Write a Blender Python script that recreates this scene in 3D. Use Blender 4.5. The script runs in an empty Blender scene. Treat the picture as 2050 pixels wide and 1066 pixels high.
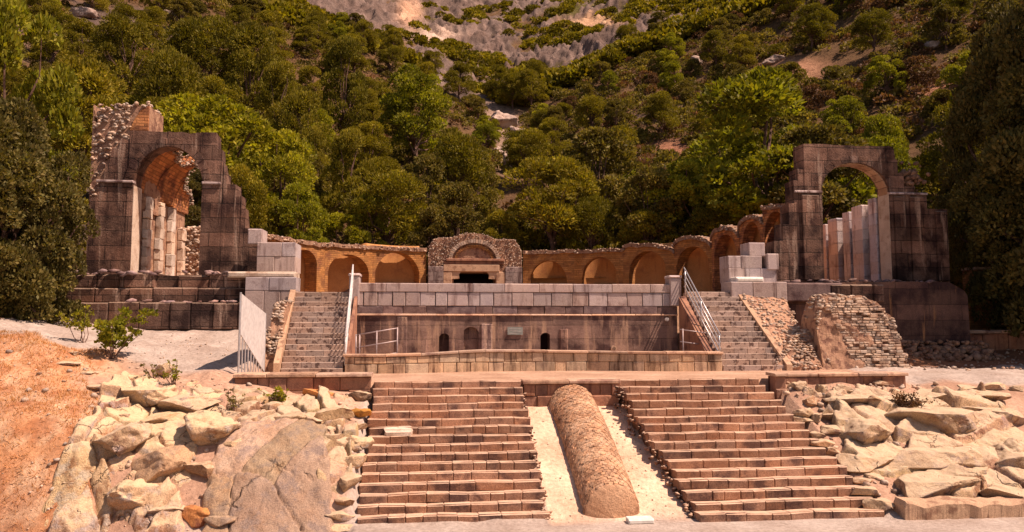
import bpy, math, random
import numpy as np
from math import radians as R, sin, cos, pi, hypot, atan2

# ------------------------------------------------------------------ camera, world, sun
sc = bpy.context.scene
FPX, EYE, YAW, PIT = 1500.0, 4.24, R(6.3), R(5.0)
PY0 = 640 - FPX * math.tan(PIT)
cam_d = bpy.data.cameras.new('camera'); cam = bpy.data.objects.new('camera', cam_d)
sc.collection.objects.link(cam); sc.camera = cam
cam.location = (0, 0, EYE); cam.rotation_euler = (pi / 2 + PIT, 0, -YAW)
cam_d.sensor_width = 36; cam_d.lens = 36 * FPX / 2050; cam_d.shift_y = (PY0 - 533) / 2050
cam_d.clip_end = 3000
SUN = np.array([0.50, -0.20, 0.84]); SUN /= np.linalg.norm(SUN)
w = bpy.data.worlds.new('World'); sc.world = w; w.use_nodes = True
nt = w.node_tree; bg = nt.nodes['Background']; bg.inputs[1].default_value = 0.072
sky = nt.nodes.new('ShaderNodeTexSky'); sky.sky_type = 'NISHITA'; sky.sun_disc = False
sky.sun_elevation = math.asin(SUN[2]); sky.sun_rotation = atan2(SUN[0], SUN[1])
nt.links.new(sky.outputs[0], bg.inputs[0])
sl = bpy.data.lights.new('sun', 'SUN'); so = bpy.data.objects.new('sun', sl); sc.collection.objects.link(so)
sl.energy = 5.0; sl.angle = R(0.5); sl.color = (1, 0.91, 0.79)
from mathutils import Vector
so.rotation_euler = Vector(SUN).to_track_quat('Z', 'Y').to_euler()
sc.view_settings.view_transform = 'Standard'; sc.view_settings.look = 'None'
sc.view_settings.exposure = 0.36; sc.view_settings.gamma = 1
sc.view_settings.use_white_balance = True
sc.view_settings.white_balance_temperature = 8000
sc.view_settings.white_balance_tint = 31
sc.render.resolution_x = 1024; sc.render.resolution_y = 532

rng = np.random.default_rng(7); random.seed(7)

# ------------------------------------------------------------------ survey helpers: photo pixel -> world point
def ray(px, py):
    a = (px - 1025) / FPX; b = (PY0 - py) / FPX
    y = cos(PIT) - b * sin(PIT); z = sin(PIT) + b * cos(PIT)
    return (a * cos(YAW) + y * sin(YAW), y * cos(YAW) - a * sin(YAW), z)
def W(px, py, Y):
    d = ray(px, py); t = Y / d[1]; return (d[0] * t, Y, EYE + d[2] * t)
def D(px, py, z):
    d = ray(px, py); t = (z - EYE) / d[2]; return (d[0] * t, d[1] * t, z)
def X_(px, Y, py=600): return W(px, py, Y)[0]
def Z_(py, Y, px=850): return W(px, py, Y)[2]
def pix(p):
    x, y, z = p[0], p[1], p[2] - EYE
    xr = x * cos(YAW) - y * sin(YAW); yf = x * sin(YAW) + y * cos(YAW)
    u = -yf * sin(PIT) + z * cos(PIT); f = yf * cos(PIT) + z * sin(PIT)
    return 1025 + FPX * xr / f, PY0 - FPX * u / f

# ------------------------------------------------------------------ noise
def _h(i, j, k, s):
    n = (i * 374761393 + j * 668265263 + k * 1274126177 + s * 974711) & 0xFFFFFFFF
    n = ((n ^ (n >> 13)) * 1274126177) & 0xFFFFFFFF
    n = (n ^ (n >> 16)) & 0xFFFFFFFF
    return n / 4294967295.0 * 2 - 1
def vn(P, s=0):
    P = np.asarray(P, float); I = np.floor(P).astype(np.int64); f = P - I; f = f * f * (3 - 2 * f)
    r = 0
    for a in (0, 1):
        for b in (0, 1):
            for c in (0, 1):
                wgt = (f[..., 0] if a else 1 - f[..., 0]) * (f[..., 1] if b else 1 - f[..., 1]) * (f[..., 2] if c else 1 - f[..., 2])
                r = r + wgt * _h(I[..., 0] + a, I[..., 1] + b, I[..., 2] + c, s)
    return r
def fbm(P, o=4, s=0):
    P = np.asarray(P, float); r = 0; a = 1
    for i in range(o):
        r = r + a * vn(P * (2.03 ** i) + 7.3 * i, s + i); a *= 0.5
    return r
def sstep(a, b, x):
    t = np.clip((x - a) / (b - a), 0, 1); return t * t * (3 - 2 * t)

# ------------------------------------------------------------------ mesh and object helpers
ORG = {}
def mesh(name, V, F, m, tint=None, smooth=False):
    V = np.asarray(V, float); me = bpy.data.meshes.new(name)
    if isinstance(F, np.ndarray):
        k = F.shape[1]; n = len(F)
        me.vertices.add(len(V)); me.vertices.foreach_set('co', V.astype(np.float32).ravel())
        me.loops.add(n * k); me.loops.foreach_set('vertex_index', F.astype(np.int32).ravel())
        me.polygons.add(n); me.polygons.foreach_set('loop_start', np.arange(0, n * k, k, dtype=np.int32))
        me.update(calc_edges=True)
    else:
        me.from_pydata([tuple(v) for v in V], [], F)
    if tint is not None:
        at = me.color_attributes.new('tint', 'FLOAT_COLOR', 'POINT')
        c = np.ones((len(V), 4), np.float32); c[:, :3] = tint; at.data.foreach_set('color', c.ravel())
    if smooth: me.polygons.foreach_set('use_smooth', np.ones(len(me.polygons), bool))
    me.materials.append(m); me.update()
    return me
def obj(name, V, F, m, parent=None, tint=None, smooth=False, org=None):
    V = np.asarray(V, float)
    if parent is not None: o0 = ORG[parent.name]
    elif org is not None: o0 = np.array(org, float)
    else:
        o0 = np.array([(V[:, 0].min() + V[:, 0].max()) / 2, (V[:, 1].min() + V[:, 1].max()) / 2, V[:, 2].min()])
    me = mesh(name, V - o0, F, m, tint, smooth)
    o = bpy.data.objects.new(name, me); sc.collection.objects.link(o)
    if parent is not None: o.parent = parent
    else: o.location = o0
    ORG[o.name] = o0
    return o
def tag(o, label=None, cat=None, group=None, kind=None):
    if label: o['label'] = label
    if cat: o['category'] = cat
    if group: o['group'] = group
    if kind: o['kind'] = kind
    return o
def thing(name, loc, label, cat, group=None):
    o = bpy.data.objects.new(name, None); sc.collection.objects.link(o); o.location = loc
    o.empty_display_size = 0.3
    ORG[o.name] = np.array(loc, float); return tag(o, label, cat, group)
def plabel(o, label): o['label'] = label; return o

class MB:
    def __init__(s): s.V = []; s.F = []; s.T = []; s.n = 0
    def add(s, V, F, t=1.0):
        V = np.asarray(V, float); s.V.append(V)
        s.F += [tuple(int(i) + s.n for i in f) for f in F]
        t = np.asarray(t, float); s.T.append(np.broadcast_to(t if t.ndim else np.full(3, float(t)), (len(V), 3)).copy()); s.n += len(V)
    def box(s, x0, x1, y0, y1, z0, z1, t=1.0):
        V = [(x0, y0, z0), (x1, y0, z0), (x1, y1, z0), (x0, y1, z0), (x0, y0, z1), (x1, y0, z1), (x1, y1, z1), (x0, y1, z1)]
        s.add(V, [(0, 3, 2, 1), (4, 5, 6, 7), (0, 1, 5, 4), (1, 2, 6, 5), (2, 3, 7, 6), (3, 0, 4, 7)], t)
    def cbox(s, x0, x1, y0, y1, z0, z1, t=1.0, b=0.02, j=0.0):
        # block with chamfered front/top edges, optional corner jitter
        P = []
        for (x, sx) in ((x0, 1), (x1, -1)):
            P.append([(x, y0 + b, z0), (x, y0 + b, z1 - b), (x, y0 + b * 1.5, z1 - b * .4), (x, y1, z1 - b * .4), (x, y1, z0)])
        V = list(P[0]) + list(P[1]) + [(x0 + b, y0, z0 + b), (x0 + b, y0, z1 - b * 1.5), (x1 - b, y0, z1 - b * 1.5), (x1 - b, y0, z0 + b),
                                       (x0 + b, y0 + b * 1.8, z1), (x1 - b, y0 + b * 1.8, z1), (x1 - b, y1, z1), (x0 + b, y1, z1)]
        F = [(10, 13, 12, 11), (0, 10, 11, 1), (0, 5, 13, 10), (5, 6, 12, 13), (1, 11, 12, 6), (1, 6, 7, 2), (2, 7, 15, 14), (14, 15, 16, 17),
             (2, 14, 17, 3), (15, 7, 8, 16), (0, 1, 2, 3, 4), (9, 8, 7, 6, 5), (3, 17, 16, 8), (3, 8, 9, 4), (0, 4, 9, 5)]
        V = np.array(V)
        if j: V = V + rng.uniform(-j, j, V.shape)
        s.add(V, F, t)
    def tube(s, pts, r, n=8, t=1.0, cap=True):
        pts = [np.array(p, float) for p in pts]; rs = r if hasattr(r, '__len__') else [r] * len(pts)
        V = []; F = []; up0 = None
        for i, p in enumerate(pts):
            d = pts[min(i + 1, len(pts) - 1)] - pts[max(i - 1, 0)]; d /= (np.linalg.norm(d) + 1e-9)
            a = np.cross(d, (0, 0, 1) if abs(d[2]) < .95 else (1, 0, 0))
            if up0 is not None and np.dot(a, up0) < 0: a = -a
            up0 = a; a = a / np.linalg.norm(a); b = np.cross(d, a)
            for k in range(n): V.append(p + rs[i] * (a * cos(2 * pi * k / n) + b * sin(2 * pi * k / n)))
        for i in range(len(pts) - 1):
            for k in range(n): F.append((i * n + k, i * n + (k + 1) % n, (i + 1) * n + (k + 1) % n, (i + 1) * n + k))
        if cap: F.append(tuple(range(n - 1, -1, -1))); F.append(tuple((len(pts) - 1) * n + k for k in range(n)))
        s.add(V, F, t)
    def arr(s): return np.concatenate(s.V), s.F, np.concatenate(s.T)
    def build(s, name, m, parent=None, smooth=False, warp=None, org=None):
        V, F, T = s.arr()
        if warp: V = warp(V)
        return obj(name, V, F, m, parent, T, smooth, org)

def btint(lo=.72, hi=1.2, warm=.07):
    v = rng.uniform(lo, hi); h = rng.uniform(-warm, warm)
    return np.array([v * (1 + h), v, v * (1 - h)])
def course(mb, x0, x1, y0, y1, z0, z1, wmin, wmax, gap=.012, jy=.012, jz=.006, b=.018, lo=.75, hi=1.18, missing=0):
    """one course of dressed blocks along X"""
    x = x0
    while x < x1 - 1e-3:
        wd = rng.uniform(wmin, wmax)
        if x1 - x - wd < wmin * .6: wd = x1 - x
        if rng.random() >= missing:
            mb.cbox(x + gap / 2, x + wd - gap / 2, y0 + rng.uniform(-jy, jy), y1, z0, z1 + rng.uniform(-jz, jz), btint(lo, hi), b, b * .25)
        x += wd
def strips(mb, us, ztop, zlo, hole, y0, y1, t=1.0):
    """wall in the XZ plane made of narrow upright strips; hole(u) -> (lo, hi) or None"""
    for a, b in zip(us[:-1], us[1:]):
        if b - a < 1e-4: continue
        e = 1e-5; ta, tb = ztop(a + e), ztop(b - e); la, lb = zlo(a + e), zlo(b - e)
        ha, hb = hole(a + e), hole(b - e)
        def piece(l0, l1, t0, t1):
            if t0 - l0 < 1e-3 and t1 - l1 < 1e-3: return
            V = [(a, y0, l0), (b, y0, l1), (b, y1, l1), (a, y1, l0), (a, y0, t0), (b, y0, t1), (b, y1, t1), (a, y1, t0)]
            mb.add(V, [(0, 3, 2, 1), (4, 5, 6, 7), (0, 1, 5, 4), (1, 2, 6, 5), (2, 3, 7, 6), (3, 0, 4, 7)], t)
        if ha and hb:
            piece(ha[1], hb[1], ta, tb)
            if ha[0] > la + 1e-3: piece(la, lb, ha[0], hb[0])
        else: piece(la, lb, ta, tb)
def poly_top(pts):
    xs = [p[0] for p in pts]; zs = [p[1] for p in pts]
    return lambda u: float(np.interp(u, xs, zs))

# icosphere templates
def ico(level):
    import bmesh
    bm = bmesh.new(); bmesh.ops.create_icosphere(bm, subdivisions=level, radius=1)
    bm.verts.ensure_lookup_table(); V = np.array([v.co[:] for v in bm.verts]); F = np.array([[v.index for v in f.verts] for f in bm.faces]); bm.free()
    return V, F
ICO = {l: ico(l) for l in (1, 2, 4, 5)}
def stones(C, S, seed=0, lo=.7, hi=1.25, lvl=1, flat=.7):
    """many small angular stones in one mesh: C centres (n,3), S sizes (n,)"""
    g = np.random.default_rng(seed); V0, F0 = ICO[lvl]; n = len(C); k = len(V0)
    C = np.asarray(C, float); S = np.asarray(S, float)
    sc3 = g.uniform(.65, 1.25, (n, 3)); sc3[:, 2] *= flat
    Vx = V0[None] * (1 + g.uniform(-.22, .22, (n, k, 1))) * sc3[:, None, :]
    Vx = np.sign(Vx) * np.minimum(np.abs(Vx), g.uniform(.38, .8, (n, 1, 3)))
    a = g.uniform(0, 2 * pi, n); ca, sa = np.cos(a)[:, None], np.sin(a)[:, None]
    X = Vx[..., 0] * ca - Vx[..., 1] * sa; Y = Vx[..., 0] * sa + Vx[..., 1] * ca
    tl = g.uniform(-.35, .35, n)[:, None]
    V = np.stack([X, Y, Vx[..., 2] + tl * X], -1) * S[:, None, None] + C[:, None]
    F = (F0[None] + (np.arange(n) * k)[:, None, None]).reshape(-1, 3)
    v = g.uniform(lo, hi, n); h = g.uniform(-.09, .09, n)
    T = np.stack([v * (1 + h), v, v * (1 - h)], -1)
    return V.reshape(-1, 3), F, np.repeat(T, k, 0)
def merge(parts):
    Vs, Fs, Ts = [], [], []; n = 0
    for V, F, T in parts:
        F = np.asarray(F)
        if F.shape[1] == 3: F = np.concatenate([F, F[:, 2:3]], 1) if any(np.asarray(p[1]).shape[1] == 4 for p in parts) else F
        Vs.append(V); Fs.append(F + n); Ts.append(T); n += len(V)
    return np.concatenate(Vs), np.concatenate(Fs), np.concatenate(Ts)

# ------------------------------------------------------------------ materials
def N(t, typ, **kw):
    n = t.nodes.new(typ)
    for k, v in kw.items():
        if k.startswith('i'): n.inputs[int(k[1:])].default_value = v
        else: setattr(n, k, v)
    return n
def ramp(t, src, a, b, ca=(0, 0, 0, 1), cb=(1, 1, 1, 1)):
    n = t.nodes.new('ShaderNodeValToRGB'); e = n.color_ramp.elements
    e[0].position = a; e[1].position = b; e[0].color = ca; e[1].color = cb; t.links.new(src, n.inputs[0]); return n.outputs[0]
def mixc(t, f, a, b, mode='MIX'):
    n = t.nodes.new('ShaderNodeMix'); n.data_type = 'RGBA'; n.blend_type = mode; n.clamp_result = False
    for s, v in ((0, f), (6, a), (7, b)):
        if hasattr(v, 'links'): t.links.new(v, n.inputs[s])
        else: n.inputs[s].default_value = v if s == 0 else ((*v, 1) if len(v) == 3 else v)
    return n.outputs[2]
def mat(name, A, B, C=None, sc1=1.5, sc2=6, camt=(.5, .62), brick=None, mortar=.35, bvar=.25, streak=None, sthr=(.48, .66), stz=.35,
        bump=.3, bdist=.03, bscale=14, rough=.9, tint=True, fine=.3, rough_var=0, cracks=None, sunlit_top=None):
    m = bpy.data.materials.new(name); m.use_nodes = True; t = m.node_tree; L = t.links.new
    bs = t.nodes['Principled BSDF']; bs.inputs['Roughness'].default_value = rough
    bs.inputs['Specular IOR Level'].default_value = .25
    tc = t.nodes.new('ShaderNodeTexCoord').outputs['Object']
    def noise(s, det=6, vec=tc, rg=.6):
        n = N(t, 'ShaderNodeTexNoise'); n.inputs['Scale'].default_value = s; n.inputs['Detail'].default_value = det
        n.inputs['Roughness'].default_value = rg; L(vec, n.inputs['Vector']); return n.outputs['Fac']
    c = mixc(t, ramp(t, noise(sc1), .35, .65), A, B)
    if C is not None: c = mixc(t, ramp(t, noise(sc2, 8), camt[0], camt[1]), c, C)
    h = noise(bscale, 8, rg=.7)
    if brick:
        sx = t.nodes.new('ShaderNodeSeparateXYZ'); L(tc, sx.inputs[0])
        ad = N(t, 'ShaderNodeMath', operation='ADD'); L(sx.outputs[0], ad.inputs[0]); L(sx.outputs[1], ad.inputs[1])
        cm = t.nodes.new('ShaderNodeCombineXYZ'); L(ad.outputs[0], cm.inputs[0]); L(sx.outputs[2], cm.inputs[1])
        wn = N(t, 'ShaderNodeTexNoise'); wn.inputs['Scale'].default_value = 2.2; L(tc, wn.inputs['Vector'])
        wv = N(t, 'ShaderNodeVectorMath', operation='MULTIPLY_ADD'); L(wn.outputs['Color'], wv.inputs[0]); wv.inputs[1].default_value = (.05, .05, 0); L(cm.outputs[0], wv.inputs[2])
        b = N(t, 'ShaderNodeTexBrick'); L(wv.outputs[0], b.inputs['Vector']); b.offset = .42; b.squash = 1.25; b.squash_frequency = 3
        b.inputs['Scale'].default_value = 1; b.inputs['Brick Width'].default_value = brick[0]; b.inputs['Row Height'].default_value = brick[1]
        b.inputs['Mortar Size'].default_value = brick[2]; b.inputs['Mortar Smooth'].default_value = .4
        b.inputs['Color1'].default_value = (1 - bvar,) * 3 + (1,); b.inputs['Color2'].default_value = (1 + bvar, 1 + bvar * .9, 1 + bvar * .8, 1)
        b.inputs['Mortar'].default_value = (mortar,) * 3 + (1,)
        c = mixc(t, 1.0, c, b.outputs['Color'], 'MULTIPLY')
        hb = N(t, 'ShaderNodeMath', operation='MULTIPLY_ADD'); L(b.outputs['Fac'], hb.inputs[0]); hb.inputs[1].default_value = -.8; L(h, hb.inputs[2]); h = hb.outputs[0]
    if cracks:
        vo = N(t, 'ShaderNodeTexVoronoi', feature='DISTANCE_TO_EDGE'); vo.inputs['Scale'].default_value = cracks
        wn = N(t, 'ShaderNodeTexNoise'); wn.inputs['Scale'].default_value = 1.1; wn.inputs['Detail'].default_value = 5; L(tc, wn.inputs['Vector'])
        wv = N(t, 'ShaderNodeVectorMath', operation='MULTIPLY_ADD'); L(wn.outputs['Color'], wv.inputs[0]); wv.inputs[1].default_value = (1.3, 1.3, 2.6); L(tc, wv.inputs[2])
        L(wv.outputs[0], vo.inputs['Vector'])
        mk = ramp(t, noise(.9, 3), .52, .60)
        cr = mixc(t, mk, (1, 1, 1), ramp(t, vo.outputs['Distance'], .0, .03))
        c = mixc(t, mk, c, mixc(t, 1.0, c, ramp(t, vo.outputs['Distance'], .0, .018, (.70, .60, .53, 1), (1, 1, 1, 1)), 'MULTIPLY'))
        ha = N(t, 'ShaderNodeMath', operation='MULTIPLY_ADD'); L(cr, ha.inputs[0]); ha.inputs[1].default_value = .9; L(h, ha.inputs[2]); h = ha.outputs[0]
    if streak:
        mp = N(t, 'ShaderNodeMapping'); mp.inputs['Scale'].default_value = (3.2, 3.2, stz); L(tc, mp.inputs[0])
        f = ramp(t, noise(1.0, 7, mp.outputs[0], .65), sthr[0], sthr[1])
        c = mixc(t, f, c, streak)
    fn = ramp(t, noise(45, 4), .3, .7, (1 - fine,) * 3 + (1,), (1 + fine,) * 3 + (1,))
    c = mixc(t, 1.0, c, fn, 'MULTIPLY')
    if tint:
        at = N(t, 'ShaderNodeAttribute', attribute_name='tint'); c = mixc(t, 1.0, c, at.outputs['Color'], 'MULTIPLY')
    if sunlit_top:   # sunlit paleness painted into the colour of upward faces
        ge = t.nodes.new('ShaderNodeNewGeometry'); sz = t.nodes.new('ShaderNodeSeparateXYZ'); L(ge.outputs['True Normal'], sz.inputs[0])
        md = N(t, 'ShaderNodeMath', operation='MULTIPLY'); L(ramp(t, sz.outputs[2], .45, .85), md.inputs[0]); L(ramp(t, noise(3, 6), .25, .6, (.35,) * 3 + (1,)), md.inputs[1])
        c = mixc(t, md.outputs[0], c, sunlit_top)
    L(c, bs.inputs['Base Color'])
    bp = N(t, 'ShaderNodeBump'); bp.inputs['Strength'].default_value = bump; bp.inputs['Distance'].default_value = bdist
    L(h, bp.inputs['Height']); L(bp.outputs[0], bs.inputs['Normal'])
    return m
def leafmat(name, A, B, trans=.35, ovar=.25):
    m = bpy.data.materials.new(name); m.use_nodes = True; t = m.node_tree; L = t.links.new
    t.nodes.remove(t.nodes['Principled BSDF']); out = t.nodes['Material Output']
    at = N(t, 'ShaderNodeAttribute', attribute_name='tint'); oi = t.nodes.new('ShaderNodeObjectInfo')
    c = mixc(t, oi.outputs['Random'], A, B)
    c = mixc(t, 1.0, c, at.outputs['Color'], 'MULTIPLY')
    d = t.nodes.new('ShaderNodeBsdfPrincipled'); d.inputs['Roughness'].default_value = .6; d.inputs['Specular IOR Level'].default_value = .15
    L(c, d.inputs['Base Color'])
    tr = t.nodes.new('ShaderNodeBsdfTranslucent'); L(mixc(t, 1.0, c, (1.15, 1.2, .5), 'MULTIPLY'), tr.inputs[0])
    mx = t.nodes.new('ShaderNodeMixShader'); mx.inputs[0].default_value = trans; L(d.outputs[0], mx.inputs[1]); L(tr.outputs[0], mx.inputs[2]); L(mx.outputs[0], out.inputs[0])
    return m
def plain(name, col, rough=.5, metal=0.0):
    m = bpy.data.materials.new(name); m.use_nodes = True; t = m.node_tree; b = t.nodes['Principled BSDF']
    n = N(t, 'ShaderNodeTexNoise'); n.inputs['Scale'].default_value = 9; n.inputs['Detail'].default_value = 6
    t.links.new(t.nodes.new('ShaderNodeTexCoord').outputs['Object'], n.inputs['Vector'])
    c = mixc(t, ramp(t, n.outputs['Fac'], .35, .7), col, tuple(v * .72 for v in col)); t.links.new(c, b.inputs['Base Color'])
    b.inputs['Roughness'].default_value = rough; b.inputs['Metallic'].default_value = metal
    return m

M = {}
M['step'] = mat('weathered_step_stone', (.27, .13, .078), (.41, .23, .15), (.125, .065, .05), sc1=1.1, sc2=1.8, camt=(.48, .62), bump=.7, bscale=18, fine=.4, sunlit_top=(.70, .49, .35))
M['upstep'] = mat('grey_step_stone', (.34, .24, .195), (.43, .32, .26), (.13, .08, .065), sc1=1.4, sc2=5.5, camt=(.53, .58), bump=.4, sunlit_top=(.50, .38, .30))
M['grey'] = mat('pale_grey_ashlar', (.40, .32, .31), (.50, .41, .37), (.25, .17, .16), sc1=1.2, sc2=2.4, camt=(.55, .72), streak=(.13, .075, .07), sthr=(.52, .70), stz=.5, bump=.25)
M['greyb'] = mat('pale_grey_block_masonry', (.36, .29, .28), (.46, .37, .34), (.22, .15, .14), brick=(.95, .52, .012), mortar=.3, bvar=.2, streak=(.11, .065, .06), sthr=(.50, .66), bump=.3)
M['dark'] = mat('dark_weathered_masonry', (.125, .062, .042), (.26, .155, .115), (.052, .025, .020), sc1=.7, sc2=1.0, camt=(.45, .60), brick=(1.05, .56, .016), mortar=.35, bvar=.36, streak=(.36, .25, .19), sthr=(.56, .68), bump=1.0, bdist=.06, fine=.45, sunlit_top=(.38, .27, .20))
M['basin'] = mat('stained_ashlar', (.52, .36, .24), (.60, .44, .29), (.32, .21, .15), sc1=.9, sc2=1.6, camt=(.5, .7), streak=(.13, .075, .05), sthr=(.48, .64), stz=.5, bump=.3)
M['facade'] = mat('dark_stained_wall', (.15, .090, .078), (.36, .235, .185), (.085, .046, .042), sc1=.8, sc2=1.0, camt=(.46, .60), brick=(1.1, .5, .010), mortar=.5, bvar=.22, streak=(.45, .29, .20), sthr=(.52, .66), stz=.45, bump=.9, fine=.4)
M['dband'] = mat('lichen_dark_band', (.20, .13, .12), (.28, .19, .17), (.10, .055, .055), sc2=2.5, camt=(.45, .65), bump=.6, streak=(.35, .26, .2), sthr=(.6, .75))
M['retain'] = mat('reddish_retaining_wall', (.33, .16, .105), (.42, .22, .14), (.15, .07, .055), sc1=1.5, sc2=2, camt=(.5, .7), streak=(.14, .06, .05), sthr=(.52, .72), bump=.6)
M['coping'] = mat('weathered_coping', (.46, .30, .21), (.56, .38, .27), (.28, .16, .12), sc2=2.5, bump=.4)
M['podium'] = mat('dark_stained_podium', (.085, .045, .038), (.20, .115, .085), (.05, .025, .025), sc1=.6, sc2=1.0, camt=(.46, .62), brick=(1.4, .62, .012), mortar=.5, bvar=.25, streak=(.34, .17, .08), sthr=(.58, .72), stz=.4, bump=.8, fine=.4)
M['ochre'] = mat('ochre_plaster', (.47, .21, .075), (.60, .30, .12), (.33, .135, .06), sc1=.6, sc2=1.3, camt=(.52, .72), bump=.3, streak=(.34, .14, .06), sthr=(.56, .74))
M['obrick'] = mat('ochre_brickwork', (.36, .155, .05), (.52, .25, .09), (.23, .095, .045), brick=(.36, .11, .014), mortar=.7, bvar=.25, bump=.7, sc2=1.4, camt=(.46, .66))
M['vault'] = mat('orange_vault_brick', (.42, .16, .065), (.60, .27, .11), (.20, .075, .045), brick=(.36, .12, .016), mortar=.6, bvar=.3, bump=.7, sc2=1.6, camt=(.46, .62))
M['rubble'] = mat('pale_rubble_stone', (.50, .37, .28), (.64, .49, .37), (.27, .165, .12), sc1=2, sc2=3, bump=.6, bscale=20)
M['rubcore'] = mat('rubble_mortar_core', (.36, .20, .13), (.46, .28, .18), (.20, .10, .07), sc1=1.5, sc2=4, bump=.9, bdist=.06, bscale=9)
M['plaster'] = mat('old_render_strip', (.46, .29, .19), (.55, .37, .24), (.30, .17, .11), sc2=3, bump=.4)
M['rock'] = mat('limestone_rock', (.40, .265, .16), (.58, .42, .27), (.24, .13, .08), sc1=1.1, sc2=2.2, camt=(.50, .62), bump=1.0, bdist=.07, bscale=7, fine=.4, cracks=1.1, sunlit_top=(.64, .49, .33), streak=(.36, .27, .23), sthr=(.50, .64), stz=3.5)
M['slab'] = mat('smooth_rock_slab', (.37, .25, .165), (.50, .37, .25), (.40, .25, .15), sc1=.7, sc2=1.3, camt=(.46, .66), bump=1.0, bdist=.06, bscale=5, cracks=.6, fine=.4, streak=(.31, .23, .175), sthr=(.50, .62), stz=3.0)
M['yrock'] = mat('yellow_limestone', (.48, .31, .18), (.62, .45, .29), (.28, .145, .08), sc1=1.1, sc2=2.2, camt=(.50, .62), bump=1.0, bdist=.07, bscale=7, cracks=1.2, fine=.4, sunlit_top=(.72, .55, .34), streak=(.44, .36, .30), sthr=(.50, .62), stz=3.5)
M['redrock'] = mat('rusty_rock', (.46, .17, .06), (.60, .28, .10), (.25, .09, .05), sc1=1.5, sc2=2, bump=.7, bdist=.05)
M['cond'] = mat('rough_conduit_masonry', (.50, .27, .155), (.68, .43, .27), (.33, .165, .095), sc1=1.2, sc2=3, camt=(.5, .7), bump=1.0, bdist=.05, bscale=16)
M['white'] = plain('white_metal', (.66, .65, .64), .5)
M['steel'] = plain('galvanised_steel', (.62, .60, .60), .35, .6)
M['steeld'] = plain('aged_rail_paint', (.42, .33, .32), .5, .3)
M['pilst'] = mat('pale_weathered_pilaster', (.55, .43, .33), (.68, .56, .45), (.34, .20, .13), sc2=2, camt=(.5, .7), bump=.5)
M['black'] = mat('dark_opening', (.02, .01, .01), (.03, .012, .012), bump=.1)
M['bark'] = mat('tree_bark', (.13, .07, .05), (.20, .12, .09), (.07, .035, .03), sc1=3, bump=.7)
M['pale'] = plain('pale_marble', (.80, .77, .70), .7)
M['pine'] = leafmat('pine_foliage', (.165, .140, .016), (.27, .215, .024))
M['bright'] = leafmat('bright_foliage', (.205, .205, .022), (.31, .285, .030), .4)
M['olive'] = leafmat('olive_foliage', (.150, .120, .030), (.22, .17, .04))
M['brown'] = leafmat('brown_scrub_foliage', (.135, .068, .036), (.19, .095, .05), .25)
M['deep'] = leafmat('deep_green_foliage', (.115, .095, .03), (.16, .13, .036), .3)
M['straw'] = leafmat('dry_grass', (.54, .27, .12), (.62, .36, .18), .3)

# ground with zone colours in 'tint' (albedo of gravel, straw, sand, bedrock)
def groundmat(name, fine_scale, speck, bump, bs1):
    m = bpy.data.materials.new(name); m.use_nodes = True; t = m.node_tree; L = t.links.new
    bs = t.nodes['Principled BSDF']; bs.inputs['Roughness'].default_value = .95; bs.inputs['Specular IOR Level'].default_value = .15
    tc = t.nodes.new('ShaderNodeTexCoord').outputs['Object']
    at = N(t, 'ShaderNodeAttribute', attribute_name='tint').outputs['Color']
    n1 = N(t, 'ShaderNodeTexNoise'); n1.inputs['Scale'].default_value = fine_scale; n1.inputs['Detail'].default_value = 8; n1.inputs['Roughness'].default_value = .75; L(tc, n1.inputs[0])
    n2 = N(t, 'ShaderNodeTexNoise'); n2.inputs['Scale'].default_value = fine_scale * .09; n2.inputs['Detail'].default_value = 6; L(tc, n2.inputs[0])
    c = mixc(t, 1.0, at, ramp(t, n1.outputs[0], .3, .72, (1 - speck, 1 - speck * 1.1, 1 - speck * 1.15, 1), (1 + speck,) * 3 + (1,)), 'MULTIPLY')
    c = mixc(t, 1.0, c, ramp(t, n2.outputs[0], .35, .68, (.82, .76, .72, 1), (1.12, 1.12, 1.1, 1)), 'MULTIPLY')
    L(c, bs.inputs['Base Color'])
    bp = N(t, 'ShaderNodeBump'); bp.inputs['Strength'].default_value = bump; bp.inputs['Distance'].default_value = bs1
    L(n1.outputs[0], bp.inputs['Height']); L(bp.outputs[0], bs.inputs['Normal'])
    return m
M['ground'] = groundmat('mixed_ground', 9, .34, .7, .06)
M['hill'] = groundmat('hillside_soil_and_rock', 1.3, .5, 1.0, .5)

# ------------------------------------------------------------------ terrain heights
ZT = 2.55
cp = []
for px, py in ((-150, 1062), (0, 1062), (200, 1060), (400, 1058), (600, 1056), (680, 1052), (1820, 1045), (1950, 1045), (2100, 1045)): cp.append(D(px, py, 0))
for c in [(0, 900, 17.3), (150, 900, 17.2), (-150, 900, 17.3), (0, 780, 19.2), (150, 780, 19.4), (-150, 760, 19.5), (0, 690, 21.3), (110, 700, 21.3), (240, 745, 20.9), (190, 690, 23), (0, 628, 25.5),
          (-150, 620, 25.5), (300, 955, 16.9), (500, 955, 16.8), (650, 955, 16.7), (300, 855, 18.6), (500, 855, 18.4), (670, 870, 18.2), (400, 775, 20.4), (460, 795, 20.2), (600, 800, 20.3), (700, 805, 20.2),
          (440, 742, 21.4), (350, 715, 22.6), (470, 715, 23.6), (300, 672, 26.5), (480, 668, 27.2), (130, 655, 26.5),
          (1700, 955, 16.8), (1850, 955, 16.9), (2000, 950, 16.9), (2150, 950, 16.9), (1700, 860, 18.6), (1850, 855, 18.8), (2000, 850, 18.8), (2150, 850, 18.8), (1600, 774, 20.5), (1700, 772, 20.6), (1850, 764, 21.2), (2000, 764, 21.3),
          (1850, 745, 24), (2150, 760, 21.4), (1850, 735, 25.6), (2000, 735, 25.6), (2040, 692, 29), (1950, 695, 29), (2060, 645, 33), (2200, 700, 29)]:
    cp.append(W(*c))
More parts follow.
